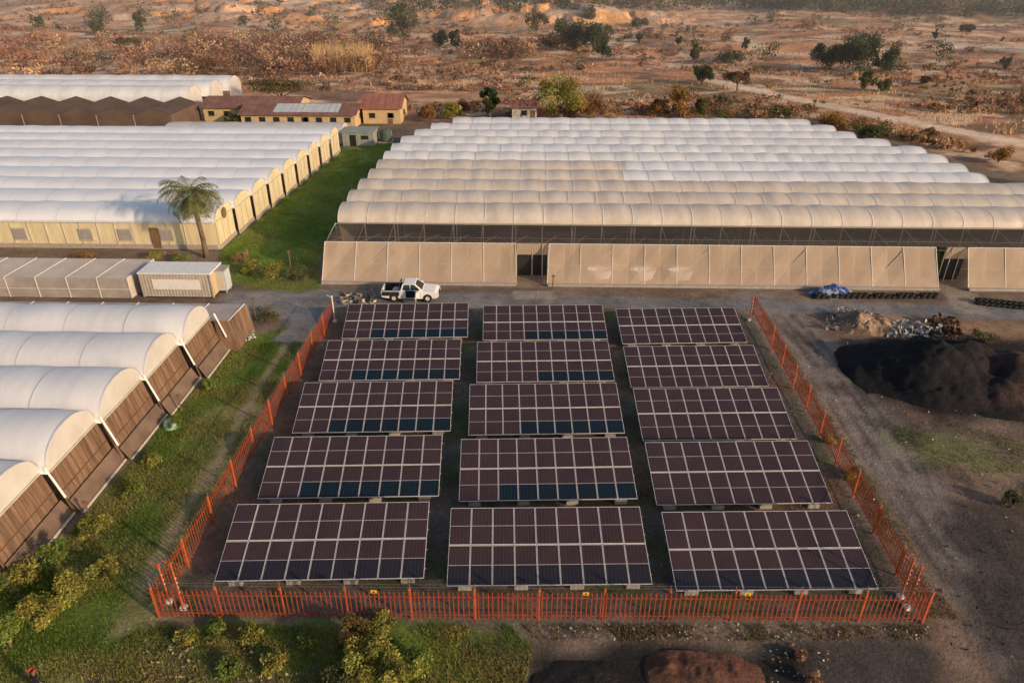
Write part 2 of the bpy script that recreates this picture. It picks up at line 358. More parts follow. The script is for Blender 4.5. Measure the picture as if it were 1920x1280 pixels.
T=[('eucalyptus_tree',757,84,84,80,'euc',dict(nleaf=3400,trunk=.18)),
('acacia_tree',242,112,58,38,'acacia',dict(flat=True,trunk=.4)),
('acacia_tree',530,204,140,52,'acacia',dict(flat=True,trunk=.35,nleaf=4500)),
('cypress_tree',918,224,38,72,'dark',dict(trunk=.05,nleaf=3600)),
('willow_tree',1050,224,110,84,'yellow',dict(trunk=.1,nleaf=4200)),
('willow_tree',1105,222,70,50,'orange',dict(trunk=.08,nleaf=2400)),
('evergreen_tree',1075,95,90,58,'dark',dict(trunk=.03,nleaf=4200)),('evergreen_tree',1112,100,80,54,'dark',dict(trunk=.03,nleaf=3600)),
('evergreen_tree',1130,112,36,34,'dark',dict(trunk=.1)),('bluegum_tree',1005,68,56,44,'olive',dict(trunk=.12)),
('bluegum_tree',1035,96,50,34,'brown',dict(trunk=.1)),
('evergreen_tree',823,94,36,40,'dark',dict(trunk=.05)),('evergreen_tree',857,97,36,42,'dark',dict(trunk=.05)),
('autumn_tree',1272,222,56,66,'orange',dict(trunk=.1,nleaf=2600)),('autumn_tree',1235,218,44,34,'orange',dict(trunk=.1)),
('thorn_tree',1312,222,44,40,'olive',dict(trunk=.1)),
('evergreen_tree',1315,160,44,40,'dark',dict(trunk=.08,nleaf=2200)),('round_tree',1380,174,52,46,'brown',dict(trunk=.3,nleaf=2800)),
('thin_tree',1300,128,28,50,'olive',dict(trunk=.15)),
('evergreen_tree',1555,130,84,50,'dark',dict(trunk=.02,nleaf=4200)),('evergreen_tree',1610,138,96,70,'dark',dict(trunk=.02,nleaf=5200)),('evergreen_tree',1655,134,60,48,'dark',dict(trunk=.02,nleaf=2600)),
('bluegum_tree',1620,172,36,38,'olive',dict(trunk=.15)),('bluegum_tree',1653,172,34,24,'olive',dict(trunk=.1)),
('thorn_tree',1635,262,80,36,'olive',dict(trunk=.05,nleaf=2400)),('autumn_tree',1575,246,90,34,'orange',dict(trunk=.05,nleaf=2400)),
('autumn_tree',848,226,52,34,'yellow',dict(trunk=.1)),('autumn_tree',805,228,44,30,'orange',dict(trunk=.1)),('thorn_tree',880,212,50,26,'brown',dict(trunk=.1)),
('thin_tree',185,66,28,32,'olive',dict(trunk=.1)),('thin_tree',268,60,24,44,'olive',dict(trunk=.1)),('thin_tree',1272,86,15,20,'dark',dict(trunk=.1,nleaf=500)),
('thin_tree',1396,98,18,26,'dark',dict(trunk=.1,nleaf=500)),('thin_tree',1752,76,14,22,'dark',dict(trunk=.1,nleaf=500)),('thin_tree',1882,130,26,22,'dark',dict(trunk=.1,nleaf=700)),
('thin_tree',1140,66,18,18,'olive',dict(trunk=.1,nleaf=500)),('thin_tree',1197,80,16,16,'dark',dict(trunk=.1,nleaf=500)),('thorn_tree',1370,118,60,22,'olive',dict(trunk=.05)),
('thorn_tree',1735,158,26,16,'brown',dict(trunk=.05)),('thorn_tree',1810,60,30,14,'dark',dict(trunk=.05)),('thorn_tree',442,238,36,26,'olive',dict(trunk=.05)),
('thorn_tree',1870,306,60,30,'orange',dict(trunk=.05)),('thorn_tree',1740,262,50,20,'brown',dict(trunk=.05)),
('bluegum_tree',590,92,44,34,'red',dict(trunk=.1)),('bluegum_tree',430,98,50,30,'red',dict(trunk=.1)),('bluegum_tree',1200,52,36,20,'olive',dict(trunk=.05)),('bluegum_tree',1100,40,40,22,'olive',dict(trunk=.05))]
for n,u,v,w,h,k,d in T:
    d=dict(d);d['nleaf']=int(d.get('nleaf',1400)*1.3);tree_at(n,u,v,w,h,k,**d)
def scrub(name,pts,kinds,smin,smax,nl=70,tall=.7,leafk=.16):
    pts=np.array(pts);n=len(pts);zz=gz(pts[:,0],pts[:,1])
    s=rng.uniform(smin,smax,n);pal=np.array([PAL[k] for k in kinds]);kc=pal[rng.integers(len(kinds),size=n)]*rng.uniform(.75,1.3,n)[:,None]
    Cs=[];Rs=[];cs=[];sz=[]
    for j in range(4):
        o=rng.normal(size=(n,2))*s[:,None]*.38;q=s*rng.uniform(.3,.55,n)
        Cs.append(np.c_[pts+o,zz+q*tall*.9+rng.random(n)*s*.35*tall]);Rs.append(np.c_[q,q,q*tall*1.1]);cs.append(kc*rng.uniform(.7,1.35,n)[:,None]);sz.append(leafk*s)
    V,c=leafquads(n*nl,np.concatenate(Cs),np.concatenate(Rs),np.concatenate(sz),np.concatenate(cs))
    npmesh(name,V,np.arange(len(V)).reshape(-1,4),c,M['foliage'])
yy=150+470*rng.random(26000)**1.25;xx=rng.uniform(-.95,.95,26000)*yy
keep=(fbm(xx/30,yy/22,77)>.54+.07*rng.normal(size=26000))&~((yy<175)&(xx<-10))&(lsd(xx,yy,RD)>4)
pts=np.c_[xx,yy][keep][:5200]
scrub('savanna_scrub',pts,['dry','red','brown','tan','dry','orange','brown','red'],.5,2.0,nl=36,leafk=.2)
scrub('thorn_scrub',pts[::24]+3,['olive','dark','brown','olive'],1.5,3.6,nl=110,leafk=.11)
n=170;yy=230+330*rng.random(n);xx=rng.uniform(-.75,.85,n)*yy;k_=(fbm(xx/45,yy/45,99)>.45)
scrub('scattered_trees',np.c_[xx,yy][k_],['dark','olive','dark','brown','euc'],2.5,5.5,nl=200,tall=1.25,leafk=.085)
pts=[]
for k in range(230):
    p=PG(rng.uniform(330,730),rng.uniform(80,140));pts.append((p.x,p.y))
for k in range(50):
    p=PG(rng.uniform(880,1000),rng.uniform(90,112));pts.append((p.x,p.y))
for k in range(60):
    p=PG(rng.uniform(0,400),rng.uniform(75,150));pts.append((p.x,p.y))
scrub('dry_thicket',pts,['red','dry','brown','red','tan'],3,6,nl=150,tall=.85,leafk=.075)
pts=[]
for k in range(260):
    u=rng.uniform(1380,2050);p=PG(u,rng.uniform(0,16+24*(u-1380)/600));pts.append((p.x,p.y))
for k in range(70):
    p=PG(rng.uniform(700,1400),rng.uniform(1,22));pts.append((p.x,p.y))
scrub('distant_woodland',pts,['dark','brown','olive','dark'],5,11,nl=130,tall=.7,leafk=.075)
pts=[]
for k in range(60):
    u=rng.uniform(1120,1900);p=PG(u,rng.uniform(220,232) if u<1500 else 222+(u-1500)*.24+rng.uniform(-8,3));pts.append((p.x,p.y+4))
for k in range(25):
    p=PG(rng.uniform(760,1100),rng.uniform(205,222));pts.append((p.x,p.y))
scrub('hedge_scrub',pts,['olive','brown','orange','dry','dry'],1.2,2.8,nl=150,tall=.7,leafk=.10)
def blades(name,XY,h,w,cols,z0=None,lean=.5):
    n=len(XY);XY=np.asarray(XY,float);hh=h*(.5+rng.random(n));an=rng.random(n)*6.283
    dx=np.cos(an)*w;dy=np.sin(an)*w;l=rng.normal(size=(n,2))*lean*hh[:,None]
    z=np.zeros(n)-.05 if z0 is None else z0
    V=np.stack([np.c_[XY[:,0]-dx,XY[:,1]-dy,z],np.c_[XY[:,0]+dx,XY[:,1]+dy,z],np.c_[XY[:,0]+l[:,0],XY[:,1]+l[:,1],z+hh]],1).reshape(-1,3)
    c=np.repeat(np.asarray(cols)*(.6+.8*rng.random(n))[:,None],3,0)
    npmesh(name,V,np.arange(3*n).reshape(-1,3),c,M['grass'],k=3)
p=[]
for k in range(550):
    q=PG(rng.uniform(588,698),rng.uniform(112,136));o=rng.normal(size=(11,2))*.5
    for a in o: p.append((q.x+a[0],q.y+a[1],q.z))
p=np.array(p);blades('reed_bed',p[:,:2],4.2,.17,np.tile((.66,.45,.22),(len(p),1)),z0=p[:,2]-.2,lean=.12)
n=60000;yy=132+250*rng.random(n)**1.3;xx=rng.uniform(-.9,.95,n)*yy
bn=pp(YARD)
k_=(fbm(xx/7,yy/7,78)>.46+.06*rng.normal(size=n))&(sdf(xx,yy,bn)>1)&~((yy<172)&(xx<-8))&(lsd(xx,yy,RD)>3)
xx=xx[k_];yy=yy[k_];t=fbm(xx/12,yy/12,79)[:,None]
blades('dry_tussock_grass',np.c_[xx,yy],.7,.16,np.array((.66,.42,.23))*(1-sstep(.35,.65,t))+np.array((.46,.24,.13))*sstep(.35,.65,t),z0=gz(xx,yy)-.1,lean=.35)
def inpoly(n,lst,noise=None,thr=.5,sc=2.0):
    poly=pp(lst);a=np.array(poly);mn=a.min(0);mx=a.max(0);out=[]
    while sum(map(len,out))<n:
        q=mn+(mx-mn)*rng.random((n,2));m=sdf(q[:,0],q[:,1],poly)<0
        if noise is not None: m&=fbm(q[:,0]/sc,q[:,1]/sc,noise)>thr+.12*rng.normal(size=n)
        out.append(q[m])
    return np.concatenate(out)[:n]
def gcol(n,xy,a,b,s):
    t=sstep(.35,.65,fbm(xy[:,0]/3,xy[:,1]/3,s))[:,None];return np.array(a)*(1-t)+np.array(b)*t
GA=[(0,1400),(0,1150),(440,645),(540,640),(580,640),(300,1150),(250,1400)]
g=[]
xy=inpoly(50000,GA,91,.45)
tk=np.minimum(lsd(xy[:,0],xy[:,1],TRACKS[0]),lsd(xy[:,0],xy[:,1],TRACKS[1]))>.38+.1*rng.normal(size=len(xy));xy=xy[tk]
g.append((xy,gcol(0,xy,(.15,.22,.04),(.32,.29,.10),5)))
xy=inpoly(30000,[(-50,1400),(0,1300),(300,1172),(960,1172),(1000,1215),(960,1400)],92,.47);g.append((xy,gcol(0,xy,(.16,.22,.05),(.34,.29,.09),6)))
xy=inpoly(34000,G3,93,.36);g.append((xy,gcol(0,xy,(.17,.28,.04),(.32,.34,.08),7)))
xy=inpoly(9000,EN,94,.56,1.2);g.append((xy,gcol(0,xy,(.12,.14,.045),(.26,.18,.085),8)))
xy=inpoly(2500,[(1670,800),(1800,795),(1960,840),(1960,890),(1720,880)],95,.55);g.append((xy,gcol(0,xy,(.15,.18,.05),(.26,.23,.10),9)))
xy=inpoly(6000,[(1740,1160),(1420,590),(1440,590),(1800,1160)],96,.55);g.append((xy,gcol(0,xy,(.15,.15,.05),(.28,.19,.09),9)))
xy=inpoly(3000,[(980,1170),(1740,1172),(1750,1200),(1000,1200)],97,.58,1.0);g.append((xy,gcol(0,xy,(.18,.15,.07),(.25,.18,.1),9)))
XY=np.concatenate([a for a,b in g]);CC=np.concatenate([b for a,b in g])
blades('grass',XY,.15,.028,CC,lean=.6)
def shrub(name,u,v,wpx,hpx,kind,n=2500):
    p=P(u,v);s=ZC(p)/F;w=wpx*s;h=hpx*s
    e=empty(name,p);C,Rr,cc=clumps(np.zeros(3),h,w/2,h,16,PAL[kind]);C[:,2]=np.maximum(C[:,2],.15)
    V,c=leafquads(int(n*1.25),C,Rr,.068,cc);npmesh('leaves',V,np.arange(len(V)).reshape(-1,4),c,M['foliage'],e)
    mb=MB()
    for i in range(8):mb.beam((0,0,-.1),C[i],.03,.01,4)
    mb.obj('stems',['bark'],e)
PAL['yg']=(.26,.25,.06);PAL['lg']=(.17,.22,.05);PAL['rust']=(.26,.17,.06)
for a in [(655,1215,80,80,'rust',3600),(690,1260,110,90,'yg',4200),(755,1290,100,80,'yg',3600),(715,1180,60,44,'yg',1800),(640,1290,90,50,'olive',2600),(785,1250,60,50,'lg',1600),(470,1195,56,30,'yg',1500),(400,1185,50,20,'lg',1000),(350,1200,50,26,'yg',1000),(520,1250,60,30,'yg',1400),(575,1210,50,26,'lg',1000),(430,1260,60,26,'lg',1200),
 (1500,1235,30,22,'dry',600),(1525,1280,34,26,'dry',600),(20,1215,90,80,'lg',2200),(80,1175,90,80,'yg',2600),(130,1125,90,60,'yg',2400),(30,1135,80,70,'lg',2200),(60,1090,80,50,'yg',2000),
 (180,1010,70,50,'yg',1800),(110,1060,70,60,'lg',1800),(200,1080,60,40,'yg',1200),(250,930,50,35,'lg',1200),(290,870,40,24,'yg',900),(330,800,40,26,'lg',900),(395,730,34,24,'lg',800),(520,520,70,36,'yg',1500),(475,515,50,30,'yg',1000),(560,525,50,30,'olive',900),
 (500,600,70,22,'olive',900),(455,490,44,24,'dry',700),(1590,900,30,18,'yg',500),(1600,890,26,20,'olive',400),(1555,830,24,16,'yg',400),(1895,950,46,36,'olive',900),(1840,640,60,22,'olive',900),
 (285,490,60,16,'yellow',700),(340,492,60,18,'lg',700),(160,482,50,12,'orange',500)]:
    shrub('shrub',*a[:5],n=a[5])
# ------------------------------------------------------------------ solar tables
tables=[[((401,1090),(795,1084)),((837,1099),(1224,1095)),((1268,1108),(1648,1104))],
[((482,935),(823,930)),((860,940),(1196,935)),((1231,947),(1562,943))],
[((547,812),(845,808)),((878,816),(1172,812)),((1205,826),(1495,823))],
[((597,714),(862,711)),((893,717),(1153,714)),((1183,727),(1442,724))],
[((640,635),(877,632)),((905,638),(1140,636)),((1167,645),(1402,642))]]
sheen_cols={(1,0):(2,9),(1,1):(2,9),(2,0):(2,9),(2,1):(3,9),(3,0):(2,9),(3,1):(4,9),(4,0):(2,9),(4,1):(3,9)}  # module columns whose lowest half-row gets the painted sheen
TILT=rad(15);SL=4.62
for r,row in enumerate(tables):
    for c,(a,b) in enumerate(row):
        A=P(*a,.62);B=P(*b,.62);w=(B-A).length;ang=math.atan2(B.y-A.y,B.x-A.x)
        e=empty('solar_panel_table',A);e.rotation_euler=(0,0,ang)
        mw=w/9;mb=MB();fr=MB();ct,st=math.cos(TILT),math.sin(TILT)
        def S(x,s,h=0): return (x,s*ct-h*st,s*st+h*ct)
        SLr=SL*(.95 if r>=3 else 1.0);ml=SLr/2
        Mt=Matrix.Rotation(TILT,4,'X')
        for i in range(9):
            for j in range(2):
                x0=i*mw+.012;x1=(i+1)*mw-.012;s0=j*ml+.02;s1=(j+1)*ml-.02
                dz=rng.normal()*.003
                fr.box(((x0+x1)/2,(s0+s1)/2,-.02+dz),(x1-x0,s1-s0,.036),0,0,Mt)
                for hlf in range(2):
                    L0=s0+.035;L1=s1-.035;md=(L0+L1)/2
                    q0=(L0,md+.012)[hlf];q1=(md-.012,L1)[hlf]
                    cl=sheen_cols.get((r,c));mi=0
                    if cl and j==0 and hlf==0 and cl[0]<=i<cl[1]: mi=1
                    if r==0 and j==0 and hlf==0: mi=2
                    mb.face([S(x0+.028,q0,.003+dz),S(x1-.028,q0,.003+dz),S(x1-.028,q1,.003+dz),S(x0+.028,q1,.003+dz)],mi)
        mb.obj('photovoltaic_modules',['cell_warm_lit','cell_blue_sheen','cell_faint_sheen'],e)
        fr.obj('module_frames',['frame'],e)
        sp=MB()
        for s in(.6,1.7,2.9,4.0):
            sp.box((w/2,s,-.09),(w+.1,.05,.06),0,0,Mt)
        for x in(.9,w/3+.3,w*2/3-.3,w-.9):
            sp.box((x,SLr/2,-.15),(.06,SLr-.5,.08),0,0,Mt)
            for s in(.5,3.9):
                top=Vector(S(x,s,-.18));sp.beam((x,top.y,-.6),top,.045,.045,6,0)
                sp.box((x,top.y,-.5),(.7,.45,.3),0,1)
        sp.obj('support_structure',['steel','concrete'],e)
# ------------------------------------------------------------------ palisade fence
def fence(name,a,b,hgt=1.95,post=3.1,pale=.235):
    A=P(*a);B=P(*b);L=(B-A).length;ang=math.atan2(B.y-A.y,B.x-A.x)
    e=empty(name,A);e.rotation_euler=(0,0,ang)
    mb=MB();n=int(L/pale)
    for i in range(n):
        x=(i+.5)*L/n+rng.normal()*.012;h=hgt-.1+rng.normal()*.025;w=.026
        mb.box((x,-.03,h/2+.04),(2*w,.02,h-.1),0,0)
        z=h-.01
        mb.face([(x-w,-.04,z),(x+w,-.04,z),(x,-.03,z+.12)]);mb.face([(x-w,-.02,z),(x,-.03,z+.12),(x+w,-.02,z)])
    for z in(.35,1.55): mb.box((L/2,.0,z),(L,.04,.05))
    mb.obj('pales_and_rails',['fence'],e)
    pm=MB();k=max(1,round(L/post))
    for i in range(k+1):
        pm.box((i*L/k,.05,(hgt+.12)/2),(.10,.08,hgt+.12))
    pm.obj('posts',['fence2'],e)
    wi=MB()
    for z in(hgt+.12,hgt+.3,): wi.beam((0,.1,z),(L,.1,z),.005,n=3)
    for i in range(k+1): wi.beam((i*L/k,.1,hgt-.1),(i*L/k,.1,hgt+.36),.013,n=4)
    wi.obj('electric_wires',['steel'],e)
fl,frt,br,bl=(298,1157),(1730,1167),(1412,592),(627,598)
fence('palisade_fence',fl,frt);fence('palisade_fence',frt,br);fence('palisade_fence',bl,fl)
def pole(u,v,h,mat='fence2',r=.05):
    p=P(u,v);mb=MB();mb.beam((0,0,0),(0,0,h),r,r*.8,8,0);mb.box((0,0,.08),(.3,.3,.16),0,1)
    mb.beam((0,0,h-.1),(-.45,.1,h+.15),.025,.02,5,0)
    for i in range(4): mb.box((.06,-.03,h*.4+i*.3),(.04,.04,.07),0,1)
    mb.box((0,0,h+.05),(.12,.12,.1),0,0)
    mb.obj('security_pole',[mat,'white'],loc=p)
pole(345,1140,3.0);pole(318,1128,2.5);pole(1700,1140,2.8);pole(1688,1120,2.6);pole(628,603,2.4,'white');pole(1405,600,2.2)
for u,v in[(708,1158),(1095,1162),(1390,1163)]:
    p=P(u,v);mb=MB();mb.box((0,-.03,0),(.3,.02,.2),0,0)
    mb.face([(-.07,-.045,-.06),(.07,-.045,-.06),(0,-.045,.07)],1)
    mb.obj('warning_sign',['yellow','dark'],loc=(p.x,p.y-.05,1.9))
# ------------------------------------------------------------------ tunnels
def tunnel(mb,xl,xr,y0,y1,zg,rise,mi=0,hoop=1,bay=3.2,bulge=.09,nseg=12,xsplit=None,mi2=0,hw=.04):
    nb=max(1,round((xr-xl)/bay));sub=4;n=nb*sub;yc=(y0+y1)/2;s=(y1-y0)/2
    b0=len(mb.v);bv=rng.uniform(.6,1.4,nb+1)
    for i in range(n+1):
        x=xl+(xr-xl)*i/n;b=bulge*bv[min(nb,i//sub)]*math.sin(math.pi*(i%sub)/sub)+rng.normal()*.015
        for j in range(nseg+1):
            a=math.pi*j/nseg;sa=max(0,math.sin(a))
            mb.v.append((x,yc-(s+b*.5)*math.cos(a),zg+(rise+b)*sa**.85))
    for i in range(n):
        m=mi2 if(xsplit is not None and xl+(xr-xl)*(i+.5)/n>xsplit)else mi
        for j in range(nseg):
            q=b0+i*(nseg+1)+j;mb.f.append((q,q+1,q+nseg+2,q+nseg+1));mb.m.append(m)
    for k in range(nb+1):
        x=xl+(xr-xl)*k/nb
        for j in range(nseg):
            pts=[]
            for(xx,jj)in((x-hw,j),(x+hw,j),(x+hw,j+1),(x-hw,j+1)):
                a=math.pi*jj/nseg;sa=max(0,math.sin(a));pts.append((xx,yc-(s+.05)*math.cos(a),zg+(rise+.06)*sa**.85))
            mb.face(pts,hoop)
def gable(mb,x,y0,y1,zg,rise,mi,zb=0,nseg=12):
    yc=(y0+y1)/2;s=(y1-y0)/2
    pts=[(x,yc-s*math.cos(math.pi*j/nseg),zg+rise*max(0,math.sin(math.pi*j/nseg))**.85) for j in range(nseg+1)]
    if zb<zg: pts=[(x,y0,zb)]+pts+[(x,y1,zb)]
    mb.face(pts,mi)
# ---- right greenhouse
e=empty('multispan_greenhouse')
vr=[388,362,340,319,302,286,270,256,244,233,224]
uL=[637,655,675,695,710,722,737,755,780,810,850];uR=[2060,2040,1975,1825,1790,1755,1715,1650,1590,1555,1512]
zr=5.3;zg=4.0;span=(P(1200,224,zr).y-P(1200,388,zr).y)/10;yA=P(1200,388,zr).y-span*.45
roof=MB();side=MB();gut=MB();rows=[]
for i in range(11):
    y0=yA+i*span;y1=y0+span;xl=P(uL[i],vr[i],zr).x;xr=P(uR[i],vr[i],zr).x;rows.append((xl,xr,y0,y1))
    sp=P(1168,vr[i],zr).x
    a,b,spx=(0,0,None) if i<3 else((0,2,sp) if i<5 else (2,2,None))
    tunnel(roof,xl,xr,y0,y1,zg,zr-zg,a,1,bay=3.05,bulge=.11,xsplit=spx,mi2=b,hw=.045)
    gable(side,xl,y0,y1,zg,zr-zg,0);gable(side,xr,y0,y1,zg,zr-zg,0)
    gut.box(((xl+xr)/2,y0,zg+.02),(xr-xl,.30,.12))
    if i:
        for k in(0,1):
            pa,pb=rows[i-1][k],rows[i][k];side.face([(pa,y0,0),(pb,y0,0),(pb,y0,zg),(pa,y0,zg)],0)
    for x in np.arange(xl,xr,6.1): gut.beam((x,y0,0),(x,y0,zg),.06,n=5,mi=0)
side.face([(rows[-1][0],rows[-1][3],0),(rows[-1][1],rows[-1][3],0),(rows[-1][1],rows[-1][3],zg),(rows[-1][0],rows[-1][3],zg)],0)
roof.obj('arched_film_roof',['film_tan','hoop','film_white'],e,True)
side.obj('side_nets',['net_side'],e);gut.obj('gutters_and_columns',['gutter'],e)
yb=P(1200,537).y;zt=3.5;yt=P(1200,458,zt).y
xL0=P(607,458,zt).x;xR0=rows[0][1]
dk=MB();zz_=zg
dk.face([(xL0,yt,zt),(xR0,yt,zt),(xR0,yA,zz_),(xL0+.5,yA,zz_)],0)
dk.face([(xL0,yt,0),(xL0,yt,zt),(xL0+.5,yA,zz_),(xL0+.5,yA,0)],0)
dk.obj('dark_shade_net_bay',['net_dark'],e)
st=MB();x=xL0
while x<xR0:
    st.beam((x,yt,0),(x,yt,zt),.05,n=5);st.beam((x,yt,zt-.06),(x,yA,zg-.06),.035,n=4)
    st.beam((x,yA,zg),(x,yA+.01,0),.06,n=5);st.beam((x,yt,zt-.15),(x+1.5,yA,zg-1.2),.03,n=4);st.beam((x+1.5,yA,zg-1.2),(x+3.05,yt,zt-.15),.03,n=4)
    x+=3.05
st.beam((xL0,yA-.05,zg-.08),(xR0,yA-.05,zg-.08),.05,n=5)
st.beam((xL0,(yt+yA)/2,(zt+zg)/2-.5),(xR0,(yt+yA)/2,(zt+zg)/2-.5),.03,n=4)
st.beam((xL0,yA-.05,1.6),(xR0,yA-.05,1.6),.04,n=4)
st.obj('bay_frame',['strut'],e)
# crop rows growing under the dark net and behind it
n=26000;cx_=rng.uniform(xL0+1,xR0-1,n);row_=rng.integers(0,6,n);cy_=yt+1.0+row_*1.15+rng.normal(size=n)*.16
blades('crop_rows',np.c_[cx_,cy_],1.0,.06,np.tile((.12,.16,.04),(n,1)),lean=.3)
bpy.data.objects['crop_rows'].parent=e
lt=MB();ltf=MB();kb=MB()
for ua,ub in((600,968),(1026,1752),(1806,2080)):
    xa=P(ua,537).x;xb=min(P(ub,537).x,xR0)
    xa2=xa+.15;xb2=xb-.15
    n=round((xb-xa)/3.2)
    for i in range(n):   # separately tensioned net panels
        t,t2=i/n,(i+1)/n;m_=(t+t2)/2;sg=-.04+rng.normal()*.05
        lo=lambda q,h:Vector((xa+(xb-xa)*q,yb,.15)).lerp(Vector((xa2+(xb2-xa2)*q,yt-.05,zt-.03)),h)
        for h0,h1 in((0,.5),(.5,1)):
            for q0,q1 in((t,m_),(m_,t2)):
                def pt(q,h):
                    p_=lo(q,h)
                    if abs(q-m_)<1e-9 and h==.5: p_=p_+Vector((0,.12+sg,-.05))
                    return p_
                lt.face([pt(q0,h0),pt(q1,h0),pt(q1,h1),pt(q0,h1)],0)
    lt.face([(xa,yb,.15),(xa2,yt-.05,zt-.03),(xa,yt-.05,.15)],0);lt.face([(xb,yb,.15),(xb,yt-.05,.15),(xb2,yt-.05,zt-.03)],0)
    for i in range(n+1):
        t=i/n;ltf.beam((xa+(xb-xa)*t,yb-.03,.1),(xa2+(xb2-xa2)*t,yt-.08,zt),.032,n=4)
        if i<n:
            tm=(i+.5)/n;ltf.beam((xa+(xb-xa)*tm,yb+.8,0),(xa2+(xb2-xa2)*tm,yt-.1,zt-.2),.035,n=4,mi=1)
            if i%3==1:
                t2=(i+1)/n;ltf.beam((xa+(xb-xa)*t,yb+.5,.3),(xa2+(xb2-xa2)*t2,yt-.3,zt-.3),.035,n=4,mi=1)
    ltf.beam((xa,yb-.03,.2),(xb,yb-.03,.2),.035,n=4);ltf.beam((xa2,yt-.08,zt),(xb2,yt-.08,zt),.04,n=4)
    ltf.beam((xa,yt-.3,1.4),(xb,yt-.3,1.4),.04,n=4,mi=1)
    kb.box(((xa+xb)/2,yb-.12,.12),(xb-xa,.3,.24))
lt.obj('lean_to_net',['net_tan'],e);ltf.obj('lean_to_frame',['hoop','strut'],e);kb.obj('concrete_plinth',['concrete'],e)
dw=MB()
for ua,ub in((968,1026),(1752,1806)):
    xa=P(ua,520).x;xb=P(ub,520).x;yy=yt+.3
    dw.face([(xa,yy,0),(xb,yy,0),(xb,yy,2.2),(xa,yy,2.2)],0);dw.face([(xa,yy-.02,2.2),(xb,yy-.02,2.2),(xb,yt,zt),(xa,yt,zt)],1)
    for q in(xa,xb,(xa+xb)/2): dw.beam((q,yy-.05,0),(q,yy-.05,zt),.05,n=5,mi=2)
dw.obj('doorway',['dark','net_side','strut'],e)
for u in(1125,1205,1275):
    p=P(u,520);mb=MB();n=20
    prof=[(.9,0),(1.15,.7),(1.3,.95),(1.35,1.0),(1.25,.95),(1.0,.5),(0,.45)]
    for i in range(n):
        for(r0,z0),(r1,z1)in zip(prof[:-1],prof[1:]):
            a=6.2832*i/n;b=6.2832*(i+1)/n;mb.face([(r0*math.cos(a),r0*.5*math.sin(a),z0),(r0*math.cos(b),r0*.5*math.sin(b),z0),(r1*math.cos(b),r1*.5*math.sin(b),z1),(r1*math.cos(a),r1*.5*math.sin(a),z1)])
    mb.obj('water_tub',['white'],loc=(p.x,yb+1.95,0))
# ---- left greenhouse
e=empty('yellow_walled_greenhouse')
y0=P(300,466).y;y9=P(640,284).y;sp=(y9-y0)/9;zg2=3.05;rs=1.15
xa=P(412,466).x;xb=P(640,284).x
rf=MB();wl=MB();fr2=MB()
for i in range(9):
    xr=xa+(xb-xa)*(i+.5)/9;a=y0+i*sp;b=a+sp
    tunnel(rf,-120,xr,a,b,zg2,rs,0,2,bay=4.3,bulge=.06,hw=.03)
    gable(wl,xr-.02,a,b,zg2,rs,0)
    fr2.box(((-120+xr)/2,a,zg2+.06),(xr+120,.2,.1),0,3)
    for t in(0,.33,.66): fr2.box((xr+.02,a+sp*t,1.5),(.06,.08,3.0),0,1)
    fr2.box((xr+.03,a+sp/2,zg2),(.06,sp,.1),0,1)
    fr2.box((xr+.05,a+sp/2,.2),(.1,sp,.4),0,2)
wl.face([(-120,y0-.02,0),(xa+.2,y0-.02,0),(xa+.2,y0-.02,zg2),(-120,y0-.02,zg2)],0)
rf.obj('arched_film_roof',['film_white2','hoop','gutter_lt'],e,True);wl.obj('walls',['yellow_panel'],e);
for x in np.arange(-119,xa,1.9): fr2.box((x,y0-.06,zg2/2),(.07,.06,zg2),0,1)
fr2.box(((-120+xa)/2,y0-.1,zg2),(xa+120,.3,.12),0,3);fr2.box(((-120+xa)/2,y0-.1,.25),(xa+120,.08,.5),0,2)
fr2.obj('frame',['gutter','cream','concrete','gutter_lt'],e)
wn=MB()
for u in(40,165,240,318,-60,-160):
    p=P(u,437,1.6);wn.box((p.x,y0-.1,1.6),(1.5,.1,1.4),0,0);wn.box((p.x,y0-.16,1.6),(1.3,.04,1.15),0,1)
p=P(295,445,1.2);wn.box((p.x,y0-.1,1.25),(.9,.1,2.3),0,2)
n=14
wn.face([(xa+.28,y0+sp*.5+.62*math.cos(6.283*i/n),zg2+.3+.62*math.sin(6.283*i/n)) for i in range(n)],2)
wn.obj('windows_and_door',['cream','gutter','wood'],e)
# ---- low white tunnel + sheds behind it
e=empty('low_film_tunnel');mb=MB()
tunnel(mb,P(305,240,2.5).x,P(640,240,2.5).x,122,127,1.8,1.0,0,1,bay=4);gable(mb,P(640,240,2.5).x,122,127,1.8,1.0,0)
mb.face([(P(305,240,2.5).x,122,0),(P(640,240,2.5).x,122,0),(P(640,240,2.5).x,122,1.8),(P(305,240,2.5).x,122,1.8)],0)
mb.obj('film_roof',['film_cream','hoop'],e,True)
p=P(672,274);mb=MB();mb.box((0,0,1.1),(5.2,4,2.2),0,0);mb.box((0,0,2.26),(5.6,4.4,.12),0,1);mb.box((-.8,-2.03,.9),(1,.06,1.8),0,2);mb.box((1.2,-2.03,1.4),(1.2,.06,.6),0,2)
for i in range(9): mb.box((-2.5+i*.62,-2.02,1.1),(.05,.05,2.1),0,1)
M['shedgrey']=simple('weathered_green_grey_sheet',(.32,.34,.30),(.22,.24,.2),.8,.8)
mb.obj('tin_shed',['shedgrey','shedgrey','dark'],loc=(p.x,p.y+2,0))
p=P(722,268);mb=MB()
n=16;pr=[(0,.1),(1.0,.1),(1.02,.3),(1.02,1.6),(.8,1.9),(.3,2.05),(0,2.05)]
